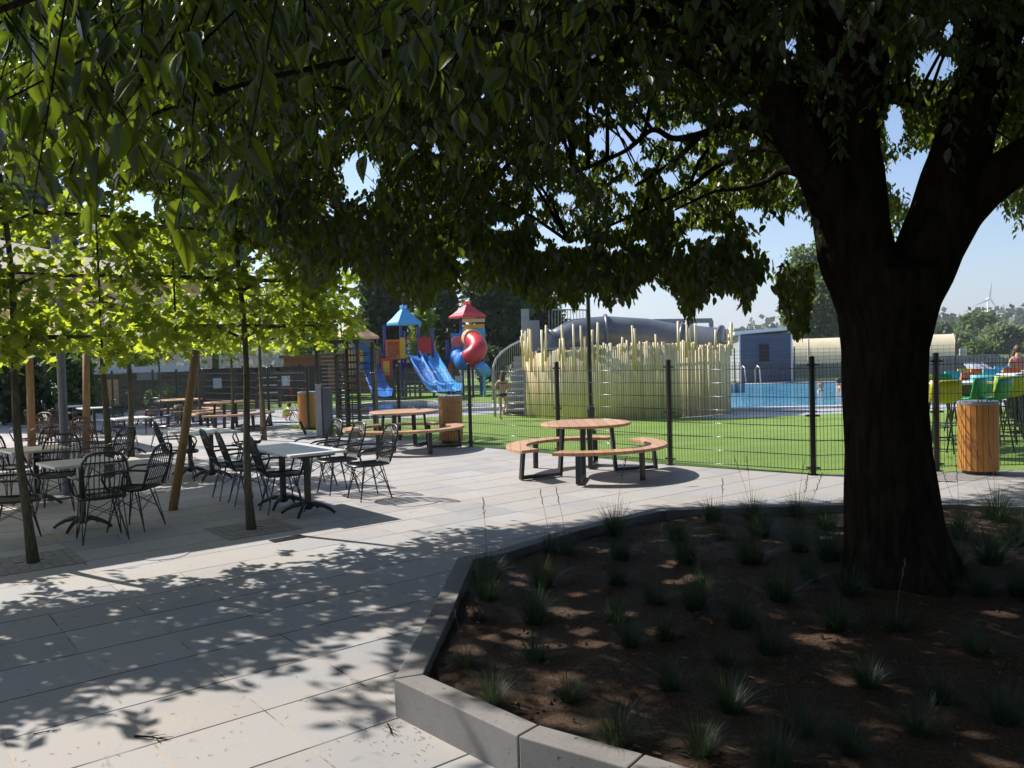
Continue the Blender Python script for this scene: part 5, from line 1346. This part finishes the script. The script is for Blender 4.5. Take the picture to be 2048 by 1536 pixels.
# ------------------------------------------------------------------ background trees
def bg_tree(px, pbase_y, ptop, w_px, Y, m, label, n=5200, leaf=.30, lobes=9, trunk=True, cat='tree', name='leafy_tree', squash=1.0, low=.12):
    base = at(px, 760, Y); base.z = 0; top = at(px, ptop, Y).z; w = w_px * Y / F / 2
    t = thing(name, label, cat, (base.x, base.y, 0), 0, 'trees beyond the pool and playground')
    if trunk:
        b = MB(); r = max(.12, w * .07); b.tube([(0, 0, 0), (.1, 0, top * .3), (-.1, .1, top * .6), (0, 0, top * .85)], [r, r * .8, r * .5, r * .2], 8)
        for k in range(5):
            a = k * 1.3; b.tube([(0, 0, top * (.25 + .08 * k)), (w * .5 * math.cos(a), w * .5 * math.sin(a), top * (.5 + .07 * k))], [r * .4, r * .15], 5)
        b.build('trunk', M['bark_far'], t)
    z0 = top * low; H = top - z0
    cl_ = []
    for k in range(lobes):
        f_ = random.random() ** .8; a = random.uniform(0, 2 * PI); rr_ = w * random.uniform(.15, .62) * (1 - .45 * f_)
        cl_.append((rr_ * math.cos(a), rr_ * math.sin(a), z0 + H * (.15 + .72 * f_), w * random.uniform(.32, .5), H * random.uniform(.14, .24)))
    cl_.append((0, 0, z0 + H * .82, w * .45, H * .2)); cl_.append((0, 0, z0 + H * .4, w * .75, H * .35))
    K = np.array(cl_); i = RNG.integers(0, len(K), n); v = RNG.normal(0, 1, (n, 3)); v = nrmz(v) * (RNG.random((n, 1)) ** .33)
    C = K[i, :3] + v * np.stack([K[i, 3], K[i, 3], K[i, 4]], 1)
    # clumps: gather leaves round twig ends
    g = n // 12; src = C[:g]; C = np.repeat(src, 12, 0) + RNG.normal(0, leaf * .75, (g * 12, 3))
    C[:, 2] = np.maximum(C[:, 2], .15)
    nn_ = RNG.normal(0, 1, C.shape); nn_[:, 2] = abs(nn_[:, 2]) + .3; dd = RNG.normal(0, 1, C.shape)
    V, Fc = leaves(C, dd, nn_, leaf * RNG.uniform(.6, 1.3, len(C)), LEAF_QUAD)
    np_mesh('crown', V, Fc, m, t)
    return t
D, Mi, Pa, YG, HZ = M['leaf_dark'], M['leaf_mid'], M['leaf_pale'], M['leaf_yg'], M['leaf_haze']
bg_tree(1640, 720, 498, 200, 118, Mi, 'big round green tree behind the cabin, left of the great trunk', 26000, .6, 20, low=.0)
bg_tree(990, 790, 470, 210, 52, D, 'large dark tree behind the slide stair tower', 16000, .34, 14)
bg_tree(1075, 790, 520, 120, 56, D, 'dark tree behind the steel stair columns', 8000, .34)
bg_tree(880, 790, 560, 120, 50, D, 'dark tree between the blue and the red playground roofs', 9000, .3)
bg_tree(852, 790, 612, 70, 47, YG, 'small yellow-green tree right of the blue playground roof', 4500, .2)
bg_tree(770, 790, 500, 150, 54, D, 'dark tree behind the blue playground roof', 11000, .34)
bg_tree(880, 790, 690, 90, 46, D, 'low dark bush behind the wave slides', 4000, .2, trunk=False, name='shrub', cat='shrub', low=0)
bg_tree(980, 790, 700, 90, 47, D, 'low dark bush behind the red tube slide', 4000, .2, trunk=False, name='shrub', cat='shrub', low=0)
bg_tree(760, 790, 700, 90, 47, D, 'low dark bush behind the red play panel', 4000, .2, trunk=False, name='shrub', cat='shrub', low=0)
bg_tree(690, 790, 700, 130, 55, Mi, 'low green bush behind the tan playground roof', 4000, .25, trunk=False, name='shrub', cat='shrub', low=0)
bg_tree(600, 795, 420, 190, 50, YG, 'tall light green tree behind the terrace, above the board fence', 13000, .3, 14)
bg_tree(430, 795, 380, 220, 44, Mi, 'tall green tree behind the far picnic tables', 15000, .3, 14)
bg_tree(250, 800, 440, 200, 38, YG, 'light green tree behind the long dark shed', 14000, .26, 14)
bg_tree(90, 810, 340, 260, 34, D, 'tall dark tree behind the cream parasols on the left', 16000, .3, 14)
bg_tree(-60, 820, 300, 260, 28, D, 'tall dark tree at the left edge of the terrace', 14000, .3, 14)
bg_tree(30, 850, 700, 150, 27, D, 'dark hedge bush behind the shaded tables on the left', 6000, .18, trunk=False, name='shrub', cat='shrub', low=0)
bg_tree(150, 850, 720, 110, 28, Mi, 'bush behind the upright wooden stake', 5000, .18, trunk=False, name='shrub', cat='shrub', low=0)
bg_tree(330, 812, 780, 120, 34, Mi, 'low weedy shrub along the foot of the dark shed', 2500, .14, trunk=False, name='shrub', cat='shrub', low=0)
bg_tree(1955, 700, 630, 92, 190, Mi, 'rounded dark green tree group below the wind turbine', 12000, .9, 14, low=.05)
bg_tree(1890, 700, 652, 70, 200, D, 'darker small tree right of the great trunk, beyond the polytunnel', 6000, .9, low=.05)
bg_tree(1920, 705, 672, 90, 120, Pa, 'pale willow bush behind the grey square board', 6000, .5, trunk=False, low=0)
bg_tree(2000, 705, 655, 100, 125, Pa, 'large pale grey-green willow right below the turbine', 9000, .5, 12, low=0)
bg_tree(2050, 705, 664, 90, 130, Pa, 'pale willow at the right edge above the stools', 7000, .5, low=0)
bg_tree(1962, 720, 690, 80, 95, Mi, 'green bush between the mesh fence post and the willows', 5000, .35, trunk=False, name='shrub', cat='shrub', low=0)
bg_tree(1485, 710, 680, 50, 160, HZ, 'hazy distant tree between the palisade and the cabin', 3000, .8, low=0)
# far-off wood along the horizon
C = []
for k in range(420):
    x = RNG.uniform(-1, 1); Yd = RNG.uniform(380, 520); px_ = RNG.uniform(-300, 2400)
    q = at(px_, 700, Yd); hgt = RNG.uniform(9, 15) * (1.25 if px_ > 1500 else .9)
    m_ = 60; v = nrmz(RNG.normal(0, 1, (m_, 3))); C.append(np.array([q.x, Yd, hgt * .5]) + v * np.array([9, 7, hgt * .5]))
C = np.concatenate(C); V, Fc = leaves(C, RNG.normal(0, 1, C.shape), RNG.normal(0, 1, C.shape), np.full(len(C), 3.2) * RNG.uniform(.6, 1.4, len(C)), LEAF_QUAD)
tag(np_mesh('distant_woodland', V, Fc, M['leaf_haze']), kind='stuff')
# ------------------------------------------------------------------ grass tufts in the bed
def make_tuft(seed, n=230, h=.30, heads=0):
    rg = np.random.default_rng(seed); V = []; Fc = []; 
    for i in range(n):
        a = rg.uniform(0, 2 * PI); r0 = .05 * math.sqrt(rg.random()); out = rg.uniform(.05, 1.0) ** .8; L = h * rg.uniform(.55, 1.15); w = rg.uniform(.0011, .0020)
        c, s = math.cos(a), math.sin(a); px_, py_ = -s, c; k = len(V)
        for f_ in (0, .35, .7, 1):
            rr_ = r0 + out * L * .98 * (f_ ** 1.2); z = L * (f_ - .62 * out * f_ * f_) * .95; ww = w * (1 - f_ * .85)
            V += [(c * rr_ + px_ * ww, s * rr_ + py_ * ww, z), (c * rr_ - px_ * ww, s * rr_ - py_ * ww, z)]
        for j in range(3): Fc += [(k + 2 * j, k + 2 * j + 1, k + 2 * j + 3, k + 2 * j + 2)]
    me = MB(); me.add(V, Fc)
    t = thing('grass_tuft', '', 'ornamental grass'); me.build('blades', M['blade'], t)
    if heads:
        b = MB()
        for i in range(heads):
            a = rg.uniform(0, 2 * PI); l = rg.uniform(.05, .2); H = rg.uniform(.38, .52); c, s = math.cos(a), math.sin(a)
            P_ = [Vector((0, 0, 0)), Vector((c * l * .4, s * l * .4, H * .55)), Vector((c * l, s * l, H))]
            b.tube(P_, [.0014, .0012, .001], 3)
            for q in range(9):
                f_ = q / 9; e = P_[1].lerp(P_[2], .45 + .55 * f_); aa = rg.uniform(0, 6.28); rr_ = .014 * (1 - f_ * .5)
                b.tube([e, e + Vector((math.cos(aa) * rr_, math.sin(aa) * rr_, .02))], [.003, .001], 3)
        b.build('seed_heads', M['straw'], t)
    return t
tps = [make_tuft(1, 380, .27), make_tuft(2, 340, .23), make_tuft(3, 380, .28, 2), make_tuft(4, 260, .2, 1)]
tused = [0] * 4; _inb = [(q.x, q.y) for q in inset(outer, .26)]
seeds = [(1230, 1040, 2), (1355, 1055, 0), (1425, 1012, 1), (1505, 1015, 2), (1590, 1000, 2), (1445, 1052, 3), (1370, 1105, 0), (975, 1120, 3), (945, 1160, 0), (1085, 1140, 0), (1235, 1140, 0), (1232, 1222, 1), (912, 1215, 3), (1068, 1220, 0),
         (1135, 1080, 3), (872, 1312, 3), (965, 1375, 0), (1070, 1295, 1), (1135, 1365, 0), (1330, 1260, 0), (1390, 1210, 0), (1240, 1090, 1), (1410, 1160, 1), (1520, 1050, 0), (1500, 1105, 1), (1600, 1090, 2), (1660, 1110, 0), (1650, 1030, 1),
         (1560, 1200, 2), (1700, 1180, 2), (1620, 1150, 0), (1540, 1290, 2), (1340, 1350, 0), (1260, 1275, 1), (1460, 1390, 2), (1735, 1350, 0), (1190, 1470, 0), (1400, 1480, 2), (1600, 1440, 0), (1840, 1440, 2), (1950, 1300, 0), (1980, 1110, 2), (1920, 1050, 2),
         (2030, 1060, 0), (1900, 1120, 1), (1960, 1180, 1), (2040, 1180, 2), (1700, 1480, 2), (1880, 1380, 0), (2010, 1420, 0), (1550, 1510, 0), (1670, 1250, 0), (1480, 1240, 1), (1050, 1070, 3), (1310, 1180, 3), (1450, 1310, 0), (1790, 1250, 3), (1995, 1010, 2)]
for (x, y, k) in seeds:
    if k == 2 and y > 1100: k = 0
    p = P(x, y + (20 if y < 1200 else 8), .17)
    while not in_poly(p.x, p.y, _inb): p = p + (Vector((cen.x, cen.y, p.z)) - p).normalized() * .05
    z = soil_z(p.x, p.y)
    o = place(tps[k], tused[k], (p.x, p.y, z - .01), random.uniform(0, 6.28), ['blue-green tuft of fine ornamental grass in the middle of the shaded planting bed', 'small round tuft of fine ornamental grass in the middle of the shaded planting bed',
              'tall grass tuft with dry seed heads in the middle of the shaded planting bed', 'small sparse grass tuft with seed heads in the middle of the shaded planting bed'][k],
              ['blue-green grass tufts in the bed', 'small round grass tufts in the bed', 'tall seeding grass tufts in the bed', 'sparse seeding grass tufts in the bed'][k], random.uniform(.85, 1.2) * (1.25 if y < 1125 else (1.0 if y < 1250 else .8))); tused[k] = 1
ORD = ['first', 'second', 'third', 'fourth', 'fifth', 'sixth', 'seventh', 'eighth', 'ninth', 'tenth', 'eleventh', 'twelfth', 'thirteenth', 'fourteenth', 'fifteenth']
tl = [o for o in bpy.data.objects if o.name.startswith('grass_tuft')]
tp_ = {o: proj(np.array([tuple(o.location)])) for o in tl}
far_ = sorted([o for o in tl if tp_[o][1][0] < 1058 and tp_[o][0][0] < 1700], key=lambda o: tp_[o][0][0])
left_ = sorted([o for o in tl if tp_[o][0][0] < 1000 and o not in far_], key=lambda o: -tp_[o][1][0])
right_ = sorted([o for o in tl if tp_[o][0][0] > 1870], key=lambda o: -tp_[o][1][0])
for L_, s_ in ((far_, '%s grass tuft from the left along the far edge of the planting bed'), (left_, '%s grass tuft from the front along the left edging of the planting bed'), (right_, '%s grass tuft from the front, right of the great trunk')):
    for i, o in enumerate(L_): o['label'] = s_ % ORD[i] if i < 15 else o['label']
# soil crumbs, fallen leaves and twigs
b = MB()
inn_ = [(p.x, p.y) for p in inset(outer, .2)]
for i in range(2600):
    x = random.uniform(-.8, 6.5); y = random.uniform(2.2, 8); 
    if not in_poly(x, y, inn_): continue
    r = random.uniform(.004, .016); z = soil_z(x, y) + r * .4
    b.add([(x + r, y, z), (x, y + r, z), (x - r, y, z), (x, y - r * .8, z), (x, y, z + r * .9)], [(0, 1, 4), (1, 2, 4), (2, 3, 4), (3, 0, 4)])
tag(b.build('soil_crumbs', M['soil']), kind='stuff')
b = MB()
for i in range(210):
    q = P(random.uniform(0, 900), random.uniform(1150, 1536)) if i % 3 else P(random.gauss(800, 60), random.gauss(1470, 30)); x, y = q.x, q.y
    if in_poly(x, y, [(p.x, p.y) for p in outer]): continue
    a = random.uniform(0, PI); l = random.uniform(.008, .03)
    b.tube([(x, y, .003), (x + l * math.cos(a), y + l * math.sin(a), .005)], [.0012, .0008], 3)
tag(b.build('plant_litter', mat('dry_litter', (0.10, 0.07, 0.04), 0.9)), kind='stuff')
b = MB(); dl = mat('dry_leaf_litter', (0.20, 0.12, 0.06), 0.8, (0.09, 0.055, 0.03), 30)
for i in range(900):
    x = random.uniform(-.6, 6.8); y = random.uniform(2.2, 8)
    if not in_poly(x, y, inn_): continue
    a = random.uniform(0, 2 * PI); l = random.uniform(.015, .04); w = l * random.uniform(.25, .45); z = soil_z(x, y) + .004
    c_, s_ = math.cos(a), math.sin(a); h1_, h2_ = random.uniform(0, .012), random.uniform(0, .014)
    b.add([(x - c_ * l, y - s_ * l, z), (x - s_ * w, y + c_ * w, z + h1_), (x + c_ * l, y + s_ * l, z + h2_), (x + s_ * w, y - c_ * w, z + .002)], [(0, 1, 2), (0, 2, 3)])
tag(b.build('leaf_litter', dl), kind='stuff')
def twig(px, py, label, sc=1.0, rz=0):
    p = P(px, py); b = MB()
    b.tube([(-.1, .01, .008), (-.02, .0, .012), (.05, -.015, .01), (.1, -.012, .006)], [.006, .0045, .0035, .002], 5)
    for s in ((-.02, 0, .05, .045), (.02, -.005, .075, -.055), (.04, -.01, .1, .02)): b.tube([(s[0], s[1], .011), (s[2], s[3], .006)], [.003, .001], 4)
    o = b.build('fallen_twig', M['bark']); o.location = p; o.rotation_euler = (0, 0, rz); o.scale = (sc,) * 3; tag(o, label, 'twig')
twig(305, 1478, 'small forked twig lying on the paving at the bottom left', .95, -.1)
twig(782, 1462, 'small sprig lying on the paving joint beside the planter corner', .7, -1.1)
twig(95, 1465, 'thin twig lying on the paving near the bottom left corner', .6, .5)
p = P(330, 1110); b = MB(); b.lathe([(.21, .002), (.21, .005), (.20, .006)], 40); o = b.build('drain_cover', mat('cover_steel', (.36, .35, .34), .7, (.28, .27, .26), 60)); o.location = p; tag(o, 'flat round drain cover in the sunlit paving strip', 'drain cover')
p = P(575, 1078); b = MB(); b.box((0, 0, .004), (.34, .14, .01), GA); o = b.build('drain_grate', M['black']); o.location = p; tag(o, 'small dark drain grate right of the thin trunk', 'drain grate')
for i, (x, y) in enumerate(((1655, 1075),)):
    p = P(x, y, .17); z = soil_z(p.x, p.y); b = MB(); b.lathe([(.06, 0), (.062, .008), (.05, .010)], 20); o = b.build('ground_light', M['greysteel']); o.location = (p.x, p.y, z + .01)
    tag(o, ['small round ground light in the soil left of the great trunk', 'small round ground light in the soil, middle of the three', 'small round ground light in the soil farthest from the great trunk'][i], 'ground light')
# ------------------------------------------------------------------ people
def skin_body(name, joints, edges, m, parent, sub=2, root=0):
    me = bpy.data.meshes.new(name); me.from_pydata([j[0] for j in joints], edges, []); me.materials.append(m)
    o = bpy.data.objects.new(name, me); COL.objects.link(o); o.parent = parent
    bm = bmesh.new(); bm.from_mesh(me); ly = bm.verts.layers.skin.verify(); bm.verts.ensure_lookup_table()
    for i, j in enumerate(joints):
        r = j[1]; bm.verts[i][ly].radius = (r, r) if isinstance(r, float) else r; bm.verts[i][ly].use_root = (i == root)
    bm.to_mesh(me); bm.free()
    sk = o.modifiers.new('skin', 'SKIN'); sk.use_smooth_shade = True; sb = o.modifiers.new('sub', 'SUBSURF'); sb.levels = sub; sb.render_levels = sub
    return o
def blob(name, c, s, m, parent, n=12, rough=0.0):
    b = MB(); vs = []; fs = []
    for i in range(n + 1):
        th = PI * i / n
        for j in range(n * 2):
            ph = PI * j / n; k = 1 + rough * math.sin(ph * 7 + th * 5)
            vs.append((c[0] + s[0] * k * math.sin(th) * math.cos(ph), c[1] + s[1] * k * math.sin(th) * math.sin(ph), c[2] + s[2] * math.cos(th)))
    for i in range(n):
        for j in range(n * 2): fs.append((i * 2 * n + j, i * 2 * n + (j + 1) % (2 * n), (i + 1) * 2 * n + (j + 1) % (2 * n), (i + 1) * 2 * n + j))
    b.add(vs, fs); return b.build(name, m, parent, smooth=True)
def person(label, loc, rz, sc, pose, hair, top, bottom, hairlen=.18):
    t = thing('person', label, 'person', loc, rz); t.scale = (sc,) * 3     # built 1.70 m tall, facing -Y... scaled
    J = pose; E = [(0, 1), (1, 2), (2, 3), (3, 4), (2, 5), (5, 6), (6, 7), (7, 8), (2, 9), (9, 10), (10, 11), (11, 12), (0, 13), (13, 14), (14, 15), (15, 16), (0, 17), (17, 18), (18, 19), (19, 20)]
    body = skin_body('body', J, E, M['skin'], t)
    return t, J
def base_pose(**k):
    # y+ is forward
    d = dict(pel=(0, 0, .92), wst=(0, .0, 1.08), chs=(0, 0, 1.32), nck=(0, .01, 1.46), hed=(0, .03, 1.60),
             ls=(-.17, 0, 1.38), le=(-.24, -.03, 1.12), lw=(-.27, .06, .88), lh=(-.27, .10, .79), rs=(.17, 0, 1.38), re=(.24, -.03, 1.12), rw=(.27, .06, .88), rh=(.27, .10, .79),
             lp=(-.09, 0, .88), lk=(-.10, .03, .49), la=(-.10, -.02, .09), lf=(-.10, .12, .03), rp=(.09, 0, .88), rk=(.10, .03, .49), ra=(.10, -.02, .09), rf=(.10, .12, .03))
    d.update(k); o = ['pel', 'wst', 'chs', 'nck', 'hed', 'ls', 'le', 'lw', 'lh', 'rs', 're', 'rw', 'rh', 'lp', 'lk', 'la', 'lf', 'rp', 'rk', 'ra', 'rf']
    R = dict(pel=(.14, .10), wst=(.115, .085), chs=(.14, .10), nck=.052, hed=(.085, .1), ls=.058, le=.04, lw=.028, lh=.035, rs=.058, re=.04, rw=.028, rh=.035, lp=.085, lk=.055, la=.036, lf=.03, rp=.085, rk=.055, ra=.036, rf=.03)
    return [(d[k_], R[k_]) for k_ in o]
# girl running away over the grass
p = P(1006, 840); gs = 1.38 / 1.72
t, J = person('girl in a dark swimsuit running away across the grass, left of the palisade', (p.x, p.y, 0), math.radians(-18), gs,
    base_pose(pel=(0, .02, .90), wst=(0, .05, 1.05), chs=(0, .11, 1.28), nck=(0, .15, 1.42), hed=(0, .19, 1.56), ls=(-.16, .1, 1.34), le=(-.27, .0, 1.14), lw=(-.22, .16, 1.0), lh=(-.2, .24, 1.02),
              rs=(.16, .12, 1.34), re=(.26, .02, 1.12), rw=(.24, .2, 1.03), rh=(.22, .27, 1.06), lp=(-.08, 0, .86), lk=(-.09, .06, .47), la=(-.08, -.03, .08), lf=(-.08, .11, .03),
              rp=(.08, .02, .86), rk=(.13, .14, .50), ra=(.2, -.22, .36), rf=(.22, -.3, .27)), None, None, None)
blob('hair', (0, .17, 1.60), (.105, .12, .13), M['hair_brown'], t, 10, .03); blob('hair', (0, .07, 1.44), (.085, .05, .17), M['hair_brown'], t, 10, .05)
blob('swimsuit_bottom', (0, .02, .89), (.165, .125, .10), M['cloth_dark'], t); 
b = MB(); b.lathe([(.148, 1.27), (.152, 1.285), (.148, 1.30)], 20, (0, .10, 0)); b.build('swimsuit_top', M['cloth_dark'], t)
# swimmers, in the water to the chest
def swimmer(px, py, label, hair, yaw, up):
    p = P(px, py, 0); t, J = person(label, (p.x, p.y, up), yaw, 1.0, base_pose(), None, None, None)
    blob('hair', (0, .0, 1.64), (.1, .12, .12), hair, t, 10, .03); return t
swimmer(1642, 782, 'blond child in the pool with only head and shoulders above water', M['hair_blond'], .5, -1.38)
swimmer(1678, 782, 'dark-haired bather standing in the pool turned sideways', M['hair_brown'], PI / 2, -1.22)
# woman at the right edge
p = P(2036, 812); t, J = person('long-haired woman in a pink top standing behind the orange stools at the right edge', (p.x, p.y, 0), PI, .96, base_pose(), None, None, None)
blob('hair', (0, .0, 1.63), (.105, .12, .13), M['hair_brown'], t, 10, .04); blob('hair', (0, -.08, 1.45), (.11, .06, .2), M['hair_brown'], t, 10, .05)
b = MB(); b.lathe([(.175, .92), (.155, 1.08), (.17, 1.25), (.185, 1.36), (.12, 1.42)], 20); o = b.build('top', M['cloth_pink'], t, smooth=True); o.scale = (1, .75, 1)
b = MB(); b.lathe([(.2, .5), (.19, .75), (.17, .95)], 20); o = b.build('shorts', M['cloth_dark'], t, smooth=True); o.scale = (1, .75, 1)
# child crouching on a towel by the path
p = P(572, 842); t, J = person('small child in a lime shirt crouching on a pale towel left of the grey column', (p.x, p.y, 0), -.6, .58,
    base_pose(pel=(0, -.1, .24), wst=(0, -.04, .38), chs=(0, .12, .56), nck=(0, .2, .68), hed=(0, .27, .80), ls=(-.17, .12, .6), le=(-.22, .3, .42), lw=(-.16, .42, .24), lh=(-.14, .48, .16),
              rs=(.17, .12, .6), re=(.22, .3, .42), rw=(.16, .42, .24), rh=(.14, .48, .16), lp=(-.1, -.08, .24), lk=(-.2, .26, .42), la=(-.15, .08, .09), lf=(-.16, .22, .03), rp=(.1, -.08, .24), rk=(.2, .26, .42), ra=(.15, .08, .09), rf=(.16, .22, .03)), None, None, None)
blob('hair', (0, .26, .84), (.11, .12, .13), M['hair_brown'], t, 10, .03); blob('shirt', (0, .03, .45), (.2, .2, .22), M['cloth_lime'], t, 10)
b = MB(); b.box((0, 0, .012), (1.1, .6, .024), -.2); o = b.build('towel', M['pwhite'], bevel=.005); o.location = (p.x + .1, p.y - .1, -.005); tag(o, 'pale towel spread on the grass under the crouching child', 'towel')

# ------------------------------------------------------------------ the air: faint summer haze
b = MB(); b.box((0, 1820, 60), (7400, 4200, 170), 0)
m, nt, bs_ = new_mat('summer_haze'); nt.nodes.remove(bs_); pv = nt.nodes.new('ShaderNodeVolumePrincipled')
pv.inputs['Color'].default_value = (0.94, 0.97, 1.0, 1); pv.inputs['Density'].default_value = 0.00034; pv.inputs['Anisotropy'].default_value = 0.3
nt.links.new(pv.outputs[0], nt.nodes['Material Output'].inputs['Volume'])
b.v = [(v[0], v[1], -1.2 if v[2] < 60 else 145) for v in b.v]
o = b.build('haze', m); tag(o, kind='stuff')
